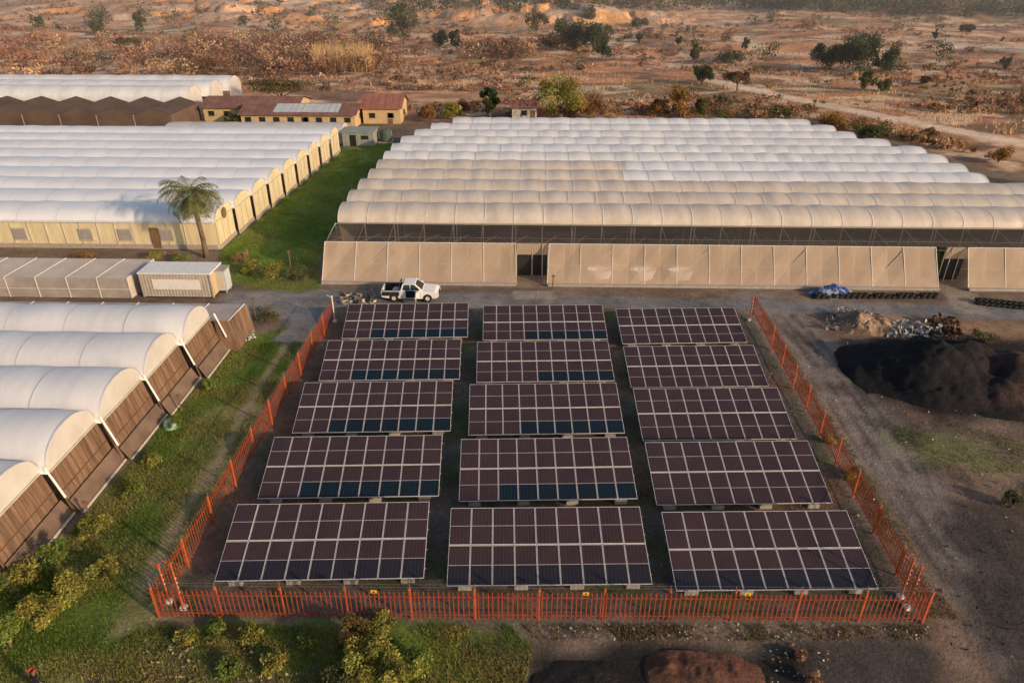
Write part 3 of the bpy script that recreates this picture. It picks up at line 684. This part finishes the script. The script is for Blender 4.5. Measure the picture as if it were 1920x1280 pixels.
for i in range(n):
    for(r0,z0),(r1,z1)in zip(pr[:-1],pr[1:]):
        a=6.2832*i/n;b=6.2832*(i+1)/n;mb.face([(r0*math.cos(a),r0*math.sin(a),z0),(r0*math.cos(b),r0*math.sin(b),z0),(r1*math.cos(b),r1*math.sin(b),z1),(r1*math.cos(a),r1*math.sin(a),z1)])
mb.box((0,0,.05),(2.3,2.3,.1),0,1);mb.beam((1.05,0,.2),(1.05,0,1.9),.05,mi=1)
M['tankgreen']=simple('green_plastic',(.08,.12,.08),(.06,.09,.06),.5,2)
mb.obj('water_tank',['tankgreen','concrete'],loc=(p.x,p.y+1,0))
# ---- net house + far white tunnels
e=empty('dark_net_house');y=P(150,250).y;xr=P(306,225,3).x
mb=MB();mb.face([(-170,y,0),(xr,y,0),(xr,y,3.2),(-170,y,3.2)],0);yy=y+12
nb=16;w=(xr+170)/nb
for i in range(nb):
    a=-170+i*w;mb.face([(a,y,3.2),(a+w/2,y,4.3),(a+w/2,yy,4.3),(a,yy,3.2)],0);mb.face([(a+w/2,y,4.3),(a+w,y,3.2),(a+w,yy,3.2),(a+w/2,yy,4.3)],1);mb.face([(a,y,3.2),(a+w,y,3.2),(a+w/2,y,4.3)],0)
    mb.beam((a,y-.03,0),(a,y-.03,3.2),.06,n=4,mi=2)
mb.face([(xr,y,0),(xr,yy,0),(xr,yy,3.2),(xr,y,3.2)],0)
M['netb2']=simple('shade_net_umber',(.15,.095,.07),(.09,.06,.045),.95,.3);M['netb3']=simple('shade_net_umber_dark',(.11,.075,.057),(.07,.048,.038),.95,.3)
mb.obj('net_skin',['netb2','netb3','strut'],e)
e=empty('white_tunnel_greenhouse');mb=MB();y=yy+1.2;xs_=[P(330,176,5.3).x,P(352,174,5.3).x,P(372,172,5.3).x]
for i in range(3):
    a=y+i*6.5;tunnel(mb,-200,xs_[i],a,a+6.5,3.0,2.5,0,1,bay=5);gable(mb,xs_[i],a,a+6.5,3.0,2.5,2)
mb.face([(-200,y,0),(xs_[0],y,0),(xs_[0],y,3),(-200,y,3)],2)
mb.obj('film_roof',['film_white','hoop','film_cream'],e,True)
# ---- farm buildings
def house(name,ua,ub,v,dep,he,hr,wall,roofm,nw):
    a=P(ua,v);b=P(ub,v);w=b.x-a.x;e=empty(name,a);mb=MB()
    for q in(0,w): mb.face([(q,0,0),(q,dep,0),(q,dep,he),(q,dep/2,hr),(q,0,he)],0)
    mb.face([(0,0,0),(w,0,0),(w,0,he),(0,0,he)],0);mb.face([(0,dep,0),(w,dep,0),(w,dep,he),(0,dep,he)],0)
    mb.obj('walls',[wall],e)
    r=MB();o=.5;k=(hr-he)/(dep/2)
    for sgn in(0,1):
        ya=-o if sgn==0 else dep+o;za=he-o*k+.06
        r.face([(-o,ya,za),(w+o,ya,za),(w+o,dep/2,hr+.06),(-o,dep/2,hr+.06)],0);r.face([(-o,ya,za-.1),(w+o,ya,za-.1),(w+o,ya,za),(-o,ya,za)],0)
        n=int(w/1.1)
        for i in range(n): 
            xx=-o+(w+2*o)*(i+.5)/n;r.beam((xx,ya,za+.02),(xx,dep/2,hr+.08),.04,n=3)
    r.obj('roof',[roofm],e)
    wi=MB()
    for i in range(nw):
        xx=w*(i+.5)/nw;wi.box((xx,-.02,1.5),(1.1,.1,.9),0,0);wi.box((xx,-.09,1.0),(1.3,.08,.08),0,1)
    wi.box((w*.5+1.6,-.02,1.0),(.9,.1,2.0),0,2);wi.box((w+.02,dep*.5,1.5),(.1,1.2,.9),0,0)
    wi.obj('windows_and_door',['dark','cream','wood'],e);return e,w
house('farm_building',455,668,240,9,2.5,3.6,'wall_yellow','roof_rust',8)
house('farm_building',385,560,228,9,2.7,3.9,'wall_yellow','roof_rust',6)
house('farm_house',682,752,232,8,3.0,4.7,'wall_yellow','roof_red',2)
house('pump_house',960,1006,227,4,2.7,3.4,'cream','roof_red',1)
mb=MB();mb.box((0,0,0),(12,3.6,.06),0,0,Matrix.Rotation(.24,4,'X'))
for i in range(12): mb.box((-5.5+i,0,.05),(.06,3.6,.04),0,0,Matrix.Rotation(.24,4,'X'))
mb.obj('loose_roof_sheets',['roof_pale'],loc=(P(548,222,3.2).x,P(548,240).y+2.2,3.16))
# ---- front left greenhouse
e=empty('tunnel_greenhouse');rf=MB();wl=MB();pi=MB()
gp=[P(400,595,3),P(338,645,3),P(268,710,3),P(187,790,3),P(83,885,3)]
g5=gp[4]+(gp[4]-gp[3]);g6=g5+(gp[4]-gp[3]);gp+=[g5,g6]
for i in range(6):
    a=gp[i+1];b=gp[i];xr=(a.x+b.x)/2
    tunnel(rf,-75,xr,a.y,b.y,3,1.75,0,1,bay=4.6,bulge=.08,nseg=16,hw=.035);gable(rf,xr-.01,a.y,b.y,3,1.75,2,zb=2.99,nseg=16)
    rf.box(((-75+xr)/2,a.y,3.0),(xr+75,.25,.1),0,1)
    xw=xr+.02
    wl.face([(xw+.55,a.y,.1),(xw+.55,b.y,.1),(xw,b.y,3),(xw,a.y,3)],0)
    for t in np.arange(0,1,.1):
        q=a.y+(b.y-a.y)*t+rng.normal()*.05;wl.beam((xw+.58,q,0),(xw+.03,q,3),.03,n=4,mi=1)
    wl.beam((xw+.32,a.y,1.6),(xw+.32,b.y,1.6),.03,n=4,mi=1);wl.beam((xw+.04,a.y,3),(xw+.04,b.y,3),.05,n=5,mi=2);wl.beam((xw+1.1,a.y,.08),(xw+1.1,b.y,.08),.08,n=6,mi=2)
    wl.face([(xw+1.05,a.y,.02),(xw+1.05,b.y,.02),(xw+.56,b.y,1.0),(xw+.56,a.y,1.0)],3)
for i in range(5):
    g_=gp[i];pi.beam(g_+Vector((.1,0,.35)),g_+Vector((.75,-.1,-1.7)),.07,n=8)
rf.obj('arched_film_roof',['film_white','gutter_lt','film_cream'],e,True);wl.obj('side_wall',['net_brown','wood','cream','net_skirt'],e);pi.obj('downpipes',['white'],e)
e=empty('net_annex');mb=MB();ya=gp[0].y;yb2=P(300,566,2.6).y;xr=P(466,563,2.6).x
mb.face([(-75,ya,2.7),(xr-.3,ya,2.7),(xr,yb2,2.5),(-75,yb2,2.5)],0);mb.face([(xr-.3,ya,2.7),(xr+.2,ya,0),(xr+.3,yb2,0),(xr,yb2,2.5)],1);mb.face([(-75,yb2,0),(xr,yb2,0),(xr,yb2,2.5),(-75,yb2,2.5)],0)
mb.face([(gp[0].x,ya-.02,0),(xr+.2,ya-.02,0),(xr-.3,ya-.02,2.7),(gp[0].x,ya-.02,2.7)],1)
x=-75
while x<xr: mb.beam((x,ya,2.73),(x,yb2,2.53),.04,n=4,mi=2);x+=3
mb.obj('net_skin',['net_grey','net_brown','hoop'],e)
e=empty('low_net_house');mb=MB();y_=P(100,557).y;xr=P(250,557).x;d_=P(100,484,2.2).y-y_
M['net_lt']=simple('shade_net_light',(.58,.50,.43),(.46,.39,.33),.9,.5)
mb.face([(-75,y_,2.0),(xr,y_,2.0),(xr+.6,y_+d_,2.2),(-75,y_+d_,2.2)],0);mb.face([(-75,y_,0),(xr,y_,0),(xr,y_,2.0),(-75,y_,2.0)],1);mb.face([(xr,y_,0),(xr+.6,y_+d_,0),(xr+.6,y_+d_,2.2),(xr,y_,2.0)],0)
x=xr
while x>-75: mb.beam((x,y_-.03,0),(x,y_-.03,2.03),.045,n=4,mi=2);mb.beam((x,y_,2.04),(x+.6,y_+d_,2.24),.035,n=4,mi=2);x-=2.9
mb.beam((-75,y_-.05,.9),(xr,y_-.05,.9),.035,n=4,mi=2)
mb.obj('net_skin',['net_lt','net_grey','hoop'],e)
a=P(272,557);b=P(403,557);w=b.x-a.x;mb=MB();mb.box((w/2,1.25,1.25),(w,2.5,2.3),0,0)
for i in range(int(w/.3)): mb.box((.15+i*.3,-.012,1.25),(.1,.03,2.1),0,1)
mb.box((w*.5,-.045,1.35),(w*.68,.03,1.0),0,3);mb.box((w/2,1.25,2.47),(w+.25,2.8,.12),0,3);mb.box((w+.02,1.25,1.2),(.05,1.9,2.0),0,2)
for k in(0,w): mb.box((k,-.03,1.25),(.14,.12,2.4),0,1)
mb.box((w/2,1.25,.06),(w,2.4,.12),0,4)
mb.obj('container_office',['cream','concrete','wall_yellow','white','dark'],loc=(a.x,a.y,0))
p=P(418,545);mb=MB();mb.box((0,0,1.3),(1.5,1.2,2.0),0,0);mb.box((0,0,2.34),(1.7,1.4,.08),0,1)
for dx in(-.6,.6):
    for dy in(-.5,.5): mb.box((dx,dy,.15),(.1,.1,.3),0,1)
mb.box((0,-.62,1.3),(1.1,.05,1.5),0,2);mb.obj('tank_cabinet',['roof_pale','concrete','cream'],loc=(p.x,p.y,0))
# ------------------------------------------------------------------ palm
pb=P(388,482);e=empty('palm_tree',pb);mb=MB();pts=[Vector((0,0,-.2)),Vector((.0,0,2)),Vector((-.1,0,4.2)),Vector((-.3,0,6.1)),Vector((-.38,0,6.7))]
rr=[.34,.25,.22,.2,.3]
for i in range(4): mb.beam(pts[i],pts[i+1],rr[i],rr[i+1],9)
for i in range(34):
    z=.2+i*.19;
    for a,b in zip(pts[:-1],pts[1:]):
        if a.z<=z<b.z:
            c=a.lerp(b,(z-a.z)/(b.z-a.z));mb.beam(c,c+Vector((0,0,.06)),.27,.24,9)
mb.obj('trunk',['bark'],e,True)
V=[];Cc=[]
top=np.array(pts[-1]);
for i in range(56):
    az=i*2.399+rng.normal()*.1;el=rng.uniform(-.2,1.35) if i<48 else rng.uniform(-1.1,-.6);L=rng.uniform(3.0,3.9) if i<48 else 2.0;base=(.15,.155,.06) if el>-.4 else(.26,.18,.08)
    d=np.array([math.cos(az),math.sin(az)]);ang=el
    seg=12;prev=top.copy()
    side_=np.array([-d[1],d[0],0])
    for s in range(seg):
        st_=L/seg;dirv=np.array([d[0]*math.cos(ang),d[1]*math.cos(ang),math.sin(ang)]);nxt=prev+dirv*st_;ang-=.135+.02*s*.3
        V+=[prev+side_*.03,prev-side_*.03,nxt-side_*.02,nxt+side_*.02];Cc+=[np.array(base)*1.3]*4
        if s>1:
            ll=.9*math.sin(math.pi*(s+1)/(seg+2))**.6
            for sg in(-1,1):
                for h_ in(0,.5):
                    o=prev+(nxt-prev)*h_;tip=o+side_*sg*ll*.75+dirv*ll*.35+np.array([0,0,-ll*rng.uniform(.25,.6)])
                    V+=[o,o+dirv*.09,tip+dirv*.02,tip];Cc+=[np.array(base)*rng.uniform(.7,1.4)]*4
        prev=nxt
npmesh('fronds',np.array(V),np.arange(len(V)).reshape(-1,4),np.array(Cc),M['foliage'],e)
# ------------------------------------------------------------------ heaps
def heap(name,cx,cy,rx,ry,peaks,seed,colf,rough=.35):
    g=np.linspace(-1,1,110);A,B=np.meshgrid(g,g);x=cx+A*rx;y=cy+B*ry
    wx=(fbm(x/1.8,y/1.8,seed+8)-.5)*1.6;wy=(fbm(x/1.8,y/1.8,seed+9)-.5)*1.6
    z=np.full_like(A,-1.0)
    for px,py,h,s in peaks:
        d=np.hypot((A-px)*rx+wx,(B-py)*ry+wy)/s;zz=h*(1-d);k=.25;m=np.clip(.5+.5*(zz-z)/k,0,1);z=z*(1-m)+zz*m+k*m*(1-m)*.5
    z=np.clip(z,-.3,9)
    z=z*(.85+.3*fbm(x/1.5,y/1.5,seed))+(fbm(x/.5,y/.5,seed+4)-.5)*rough*np.clip(z*1.2,0,1)
    z-=.06+.5*sstep(.8,1,np.maximum(abs(A),abs(B)))
    c=colf(x,y,z,A,B);n=110;idx=np.arange(n*n).reshape(n,n)
    Qh=np.stack([idx[:-1,:-1],idx[:-1,1:],idx[1:,1:],idx[1:,:-1]],-1).reshape(-1,4)
    npmesh(name,np.stack([x,y,z],-1).reshape(-1,3),Qh,c.reshape(-1,3),M['ground'],smooth=True)
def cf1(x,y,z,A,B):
    t=sstep(.0,.45,A-B*.2+(fbm(x/2,y/2,3)-.5)*.6)[...,None];return np.array((.015,.014,.015))*(1-t)+np.array((.062,.036,.030))*t  # redder to the right: sunlit flank painted into the heap colour
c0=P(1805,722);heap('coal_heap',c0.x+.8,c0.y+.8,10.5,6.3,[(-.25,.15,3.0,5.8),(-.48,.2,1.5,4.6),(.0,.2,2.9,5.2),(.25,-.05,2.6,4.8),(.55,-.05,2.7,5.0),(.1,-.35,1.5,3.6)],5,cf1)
def cf2(x,y,z,A,B):
    t=sstep(.3,.7,fbm(x/1,y/1,3)+z*.2)[...,None];return np.array((.10,.05,.036))*(1-t)+np.array((.16,.072,.046))*t
c0=P(1325,1275);heap('red_soil_heap',c0.x,c0.y,3.2,1.9,[(-.4,.1,.38,1.6),(.0,0,.42,1.7),(.4,.05,.38,1.7)],15,cf2,.5)
def cf3(x,y,z,A,B): return np.zeros(A.shape+(3,))+np.array((.02,.018,.018))
c0=P(1080,1285);heap('coal_heap',c0.x,c0.y,2.4,1.6,[(-.2,0,.3,1.8),(.3,0,.28,1.5)],25,cf3,.2)
def cf4(x,y,z,A,B):
    t=sstep(.4,.6,fbm(x/.8,y/.8,3))[...,None];return np.array((.36,.24,.15))*(1-t)+np.array((.18,.125,.09))*t
c0=P(1620,610);heap('rubble_heap',c0.x,c0.y,3.2,2.2,[(-.1,0,1.3,2.6),(.3,.1,1.0,2.0)],35,cf4,.5)
def rubbish(name,u0,u1,v0,v1,n,size,cols,zmax=.4):
    pos=[]
    for i in range(n):
        p=P(rng.uniform(u0,u1),rng.uniform(v0,v1));pos.append((p.x,p.y,rng.random()**2*zmax+.03))
    pos=np.array(pos);cc=np.array([cols[rng.integers(len(cols))] for _ in range(n)])
    V,c=leafquads(n,pos,np.full((n,3),.05),size,cc);npmesh(name,V,np.arange(len(V)).reshape(-1,4),c,M['ground'])
rubbish('plastic_waste',1660,1765,610,632,520,.2,[(.6,.6,.62),(.5,.48,.45),(.65,.62,.6),(.2,.17,.15)],.5)
rubbish('plastic_waste',1545,1650,585,622,400,.16,[(.42,.34,.26),(.55,.5,.45),(.3,.2,.13)],.7)
rubbish('scrap_pile',1740,1800,600,640,200,.3,[(.12,.06,.04),(.2,.1,.06),(.05,.05,.05)],.6)
rubbish('scrap_pile',640,705,550,572,160,.25,[(.35,.28,.2),(.2,.15,.1),(.5,.48,.45)],.4)
rubbish('building_rubble',440,475,618,642,160,.22,[(.55,.52,.47),(.4,.36,.3),(.6,.6,.58)],.6)
rubbish('stones',1000,1740,1170,1200,600,.06,[(.35,.3,.25),(.42,.37,.32),(.2,.16,.13)],.06)
rubbish('stones',1440,1560,1190,1280,120,.07,[(.4,.28,.18),(.45,.36,.28)],.08)
rubbish('stones',1440,1900,600,1000,400,.07,[(.35,.3,.25),(.25,.2,.15),(.5,.47,.44)],.05)
rubbish('stones',260,560,1200,1280,220,.09,[(.3,.22,.15),(.4,.33,.25)],.08)
rubbish('stones',700,1500,640,1090,700,.05,[(.35,.3,.25),(.25,.2,.15),(.5,.47,.44)],.05)
rubbish('scrap_pile',1760,1900,860,1240,160,.07,[(.1,.08,.07),(.03,.03,.03)],.05)
g=np.linspace(-1,1,50);A,B=np.meshgrid(g,g);p=P(1560,552);x=p.x+A*2.2;y=p.y+B*1.0
z=np.clip(1.1*(1-np.hypot(A,B)**1.5),0,2)+(fbm(x/.35,y/.35,9)-.5)*.55*np.clip(1.3-np.hypot(A,B),0,1)
t=sstep(.52,.6,fbm(x/.4,y/.25,19))[...,None];cc=np.array((.035,.10,.30))*(1-t)+np.array((.42,.46,.55))*t
idx=np.arange(2500).reshape(50,50);Qh=np.stack([idx[:-1,:-1],idx[:-1,1:],idx[1:,1:],idx[1:,:-1]],-1).reshape(-1,4)
npmesh('blue_tarpaulin',np.stack([x,y,z],-1).reshape(-1,3),Qh,cc.reshape(-1,3),M['foliage'])
M['rubber']=simple('tyre_rubber',(.03,.027,.025),(.02,.018,.017),.9,3)
def torus(mb,c,R,r,n=14,k=7,mi=0):
    b=len(mb.v)
    for i in range(n):
        for j in range(k):
            a=6.2832*i/n;t=6.2832*j/k;mb.v.append((c[0]+(R+r*math.cos(t))*math.cos(a),c[1]+(R+r*math.cos(t))*math.sin(a),c[2]+r*math.sin(t)))
    for i in range(n):
        for j in range(k):
            mb.f.append((b+i*k+j,b+((i+1)%n)*k+j,b+((i+1)%n)*k+(j+1)%k,b+i*k+(j+1)%k));mb.m.append(mi)
mb=MB()
for u in np.arange(1530,1752,11):
    q=P(u,558);torus(mb,(q.x,q.y,.12),.24,.11);
    if rng.random()<.8: torus(mb,(q.x+.1,q.y+.05,.33),.24,.11)
for u in np.arange(1835,1960,11):
    q=P(u,570+(u-1835)*.1);torus(mb,(q.x,q.y,.12),.24,.11);torus(mb,(q.x+.1,q.y+.35,.33),.24,.11)
mb.obj('tyre_row',['rubber'],None,True)
p=P(322,800);mb=MB()
for i in range(16):
    for(r0,z0),(r1,z1)in zip([(.5,0),(.5,.35),(.38,.55),(.12,.62)],[(.5,.35),(.38,.55),(.12,.62),(0,.63)]):
        a=6.2832*i/16;b=6.2832*(i+1)/16;mb.face([(r0*math.cos(a),r0*math.sin(a),z0),(r0*math.cos(b),r0*math.sin(b),z0),(r1*math.cos(b),r1*math.sin(b),z1),(r1*math.cos(a),r1*math.sin(a),z1)])
M['pgreen']=simple('pale_green_plastic',(.25,.42,.30),(.2,.33,.25),.5,2);mb.obj('septic_tank_cap',['pgreen'],None,True,loc=p)
for u,v,h in((548,522,3.0),(480,600,2.2),(340,770,1.4),(168,970,1.3),(1036,540,1.4)):
    p=P(u,v);mb=MB();mb.beam((0,0,-.1),(.05,0,h),.06,.05,7);mb.box((.05,0,h-.15),(.35,.06,.14));mb.obj('timber_post',['wood'],loc=p)
# ------------------------------------------------------------------ pickup
M['tw']=simple('vehicle_white',(.80,.80,.79),(.76,.76,.75),.3,1,spec=.5);M['glass']=simple('vehicle_glass',(.02,.022,.025),(.015,.016,.018),.1,1,spec=.6)
M['lamp']=simple('red_lens',(.4,.02,.02),None,.3)
p=P(716,566);e=empty('pickup_truck',(p.x,p.y,0))
def wheel(mb,x,y,sg):
    n=20;prof=[(.0,.10,1),(.20,.11,1),(.22,.12,0),(.36,.12,0),(.38,.08,0),(.38,-.1,0)]
    for i in range(n):
        a=6.2832*i/n;b=6.2832*(i+1)/n
        for(r0,o0,_),(r1,o1,m_)in zip(prof[:-1],prof[1:]):
            f_=lambda r,o,t:(x+r*math.cos(t),y-sg*o,.38+r*math.sin(t))
            mb.face([f_(r0,o0,a),f_(r0,o0,b),f_(r1,o1,b),f_(r1,o1,a)],1 if r1<=.21 else 0)
mb=MB()
W=1.82
low=[(0.05,.5),(0,.62),(0,1.12),(1.75,1.14),(1.8,1.16),(3.75,1.14),(4.95,1.02),(5.22,.9),(5.28,.55),(5.1,.42)]
def arch(cx): return [(cx+.45*math.cos(t),.38+.45*math.sin(t)) for t in np.linspace(0,math.pi,8)]
low2=low+[(4.75,.40)]+[q for q in arch(4.28)]+[(3.6,.36),(1.7,.36)]+[q for q in arch(1.15)]+[(.6,.4)]
for yy_ in(0,W): mb.face([(x,yy_,z) for x,z in low2],0)
for i in range(len(low2)):
    a=low2[i];b=low2[(i+1)%len(low2)]
    if a[1]>1.1 and b[1]>1.1 and a[0]<1.7 and b[0]<1.8: continue
    mb.face([(a[0],0,a[1]),(b[0],0,b[1]),(b[0],W,b[1]),(a[0],W,a[1])],0)
mb.face([(3.8,.12,1.16),(4.95,.18,1.06),(4.95,W-.18,1.06),(3.8,W-.12,1.16)],0)
mb.box((.9,W/2,.62),(1.75,W-.16,.04),0,1);mb.box((.88,.06,.88),(1.74,.09,.55),0,1);mb.box((.88,W-.06,.88),(1.74,.09,.55),0,1);mb.box((.05,W/2,.88),(.09,W-.1,.52),0,0);mb.box((1.76,W/2,.88),(.07,W-.1,.52),0,1)
mb.box((.88,.05,1.15),(1.76,.1,.05),0,1);mb.box((.88,W-.05,1.15),(1.76,.1,.05),0,1)
y0_,y1_,yt0,yt1=.04,W-.04,.2,W-.2
bl_=[(1.82,y0_,1.15),(3.85,y0_,1.14),(3.85,y1_,1.14),(1.82,y1_,1.15)];tp=[(2.02,yt0,1.72),(3.12,yt0,1.74),(3.12,yt1,1.74),(2.02,yt1,1.72)]
mb.face(tp,0);mb.face([(2.1,yt0+.08,1.76),(3.0,yt0+.08,1.77),(3.0,yt1-.08,1.77),(2.1,yt1-.08,1.76)],0)
for i in range(4):
    j=(i+1)%4;mb.face([bl_[i],bl_[j],tp[j],tp[i]],0)
    q=[Vector(bl_[i]),Vector(bl_[j]),Vector(tp[j]),Vector(tp[i])];c_=sum(q,Vector())/4;nn=(q[1]-q[0]).cross(q[3]-q[0]).normalized()
    if nn.dot(c_-Vector((2.8,W/2,1.4)))<0: nn=-nn
    mb.face([c_+(v_-c_)*.84+nn*.012 for v_ in q],2)
for yy_ in(.03,W-.03): mb.beam((2.72,yy_,1.15),(2.68,.2 if yy_<1 else W-.2,1.74),.04,n=4)
mb.box((5.25,.25,.82),(.06,.4,.16),0,3);mb.box((5.25,W-.25,.82),(.06,.4,.16),0,3);mb.box((5.27,W/2,.72),(.06,.9,.28),0,1);mb.box((-.06,W/2,.5),(.12,W,.14),0,1)
mb.box((-.01,.07,.95),(.05,.13,.28),0,4);mb.box((-.01,W-.07,.95),(.05,.13,.28),0,4)
for yy_ in(-.12,W+.12): mb.box((3.6,yy_,1.25),(.12,.2,.17),0,0)
for xx in(2.6,3.4): mb.box((xx-.1,-.015,1.0),(.16,.03,.04),0,1)
for xx in(1.85,2.72,3.62): mb.box((xx,-.004,.8),(.015,.01,.66),0,1)
mb.box((.88,-.02,.85),(1.6,.03,.42),0,1)
mb.beam((1.7,.15,1.15),(1.7,.3,1.7),.04,mi=1);mb.beam((1.7,W-.15,1.15),(1.7,W-.3,1.7),.04,mi=1);mb.beam((1.7,.3,1.7),(1.7,W-.3,1.7),.04,mi=1)
mb.box((2.75,-.012,.82),(.95,.02,.7),0,1)
mb.obj('body',['tw','rubber','glass','frame','lamp'],e)
dr=MB();dr.box((0,0,0),(.05,1.0,.68),0,0);dr.face([(0,-.5,.34),(0,.5,.34),(0,.35,.85),(0,-.2,.85)],1);dr.obj('open_door',['tw','glass'],e,loc=(3.25,-.5,.8),rz=rad(12))
wm=MB()
for x_ in(1.15,4.28):
    wheel(wm,x_,.12,1);wheel(wm,x_,W-.12,-1)
wm.obj('wheels',['rubber','frame'],e)
# ------------------------------------------------------------------ person
M['skin']=simple('skin',(.20,.11,.07),(.17,.09,.06),.6);M['shirt']=simple('dark_shirt',(.02,.02,.025),None,.9);M['cap']=simple('red_cloth',(.45,.04,.03),None,.9)
def person(loc,rz):
    e=empty('person',loc);e.rotation_euler=(0,0,rz)
    def skin(name,vs,es,rs_,mat,root=0):
        me=bpy.data.meshes.new(name);me.from_pydata(vs,es,[]);o=bpy.data.objects.new(name,me);link(o,e);me.materials.append(M[mat])
        m=o.modifiers.new('skin','SKIN');m.use_smooth_shade=True
        for i,r in enumerate(rs_): me.skin_vertices[0].data[i].radius=(r if isinstance(r,tuple) else (r,r))
        me.skin_vertices[0].data[root].use_root=True
        s=o.modifiers.new('sub','SUBSURF');s.levels=1;s.render_levels=2;return o
    V_=[(0,0,.95),(0,0,1.12),(0,0,1.32),(0,0,1.45),(.17,0,1.42),(.24,.02,1.15),(-.17,0,1.42),(-.24,.02,1.15)]
    skin('shirt',V_,[(0,1),(1,2),(2,3),(2,4),(4,5),(2,6),(6,7)],[(.16,.11),(.14,.1),(.17,.11),.06,.07,.055,.07,.055],'shirt')
    skin('trousers',[(0,0,.98),(.09,0,.9),(.11,.02,.5),(.12,-.02,.1),(-.09,0,.9),(-.11,-.08,.5),(-.12,0,.1)],[(0,1),(1,2),(2,3),(0,4),(4,5),(5,6)],[(.15,.11),.1,.075,.06,.1,.075,.06],'shirt')
    skin('shoes',[(.12,.03,.06),(.12,-.17,.04)],[(0,1)],[.05,.045],'rubber');skin('shoes',[(-.12,.05,.06),(-.12,-.15,.04)],[(0,1)],[.05,.045],'rubber')
    skin('head',[(0,0,1.42),(0,0,1.52),(0,-.01,1.60),(0,-.01,1.68),(0,-.11,1.61),(0,-.085,1.55),(.09,0,1.62),(-.09,0,1.62)],[(0,1),(1,2),(2,3),(2,4),(2,5),(2,6),(2,7)],[.055,.055,.09,.085,.018,.03,.015,.015],'skin')
    skin('cap',[(0,0,1.69),(0,.01,1.74),(0,-.14,1.70)],[(0,1),(0,2)],[.105,.075,(.07,.012)],'cap')
    for sg in (1,-1):
        skin('forearm',[(.24*sg,.02,1.17),(.26*sg,-.05,.93),(.26*sg,-.08,.85)],[(0,1),(1,2)],[.042,.03,(.035,.018)],'skin')
        for k,(dy,l) in enumerate(((-.03,.085),(-.01,.095),(.01,.09),(.03,.07))):
            skin('finger',[(.26*sg,-.08+dy,.84),(.26*sg,-.085+dy,.84-l*.5),(.25*sg,-.1+dy,.84-l)],[(0,1),(1,2)],[.010,.009,.008],'skin')
        skin('thumb',[(.26*sg,-.11,.89),(.25*sg,-.145,.86),(.245*sg,-.15,.83)],[(0,1),(1,2)],[.011,.010,.008],'skin')
pp_=P(60,1258,1.7);person((pp_.x,pp_.y,0),rad(160))
# ------------------------------------------------------------------ evening haze over the valley (real participating medium)
bm=bpy.data.meshes.new('haze');
x0,x1,y0h,y1h,z0,z1=-1500,1500,150,1600,-30,45
bm.from_pydata([(x0,y0h,z0),(x1,y0h,z0),(x1,y1h,z0),(x0,y1h,z0),(x0,y0h,z1),(x1,y0h,z1),(x1,y1h,z1),(x0,y1h,z1)],[],[(0,3,2,1),(4,5,6,7),(0,1,5,4),(1,2,6,5),(2,3,7,6),(3,0,4,7)])
hm=bpy.data.materials.new('valley_haze');hm.use_nodes=True;nt=hm.node_tree;nt.nodes.remove(nt.nodes['Principled BSDF'])
vs=nt.nodes.new('ShaderNodeVolumeScatter');vs.inputs['Color'].default_value=(.97,.93,.92,1);vs.inputs['Density'].default_value=.00062;vs.inputs['Anisotropy'].default_value=.2
nt.links.new(vs.outputs[0],nt.nodes['Material Output'].inputs['Volume']);bm.materials.append(hm)
link(bpy.data.objects.new('valley_haze',bm))
# ------------------------------------------------------------------ light
EL=18;AZ=122
s=Vector((math.sin(rad(AZ))*math.cos(rad(EL)),math.cos(rad(AZ))*math.cos(rad(EL)),math.sin(rad(EL))))
sd=bpy.data.lights.new('sun','SUN');sd.energy=4.1;sd.angle=rad(1.5);sd.color=(1.0,.73,.48)
so=bpy.data.objects.new('sun',sd);so.rotation_euler=(-s).to_track_quat('-Z','Y').to_euler();link(so)
wd=bpy.data.worlds.new('World');scene.world=wd;wd.use_nodes=True;nt=wd.node_tree
sk=nt.nodes.new('ShaderNodeTexSky');sk.sky_type='NISHITA';sk.sun_disc=False;sk.sun_elevation=rad(EL);sk.sun_rotation=rad(AZ);sk.dust_density=2;sk.air_density=1.0
bg=nt.nodes['Background'];nt.links.new(sk.outputs[0],bg.inputs[0]);bg.inputs[1].default_value=.15
scene.view_settings.view_transform='Standard';scene.view_settings.look='None';scene.view_settings.exposure=0
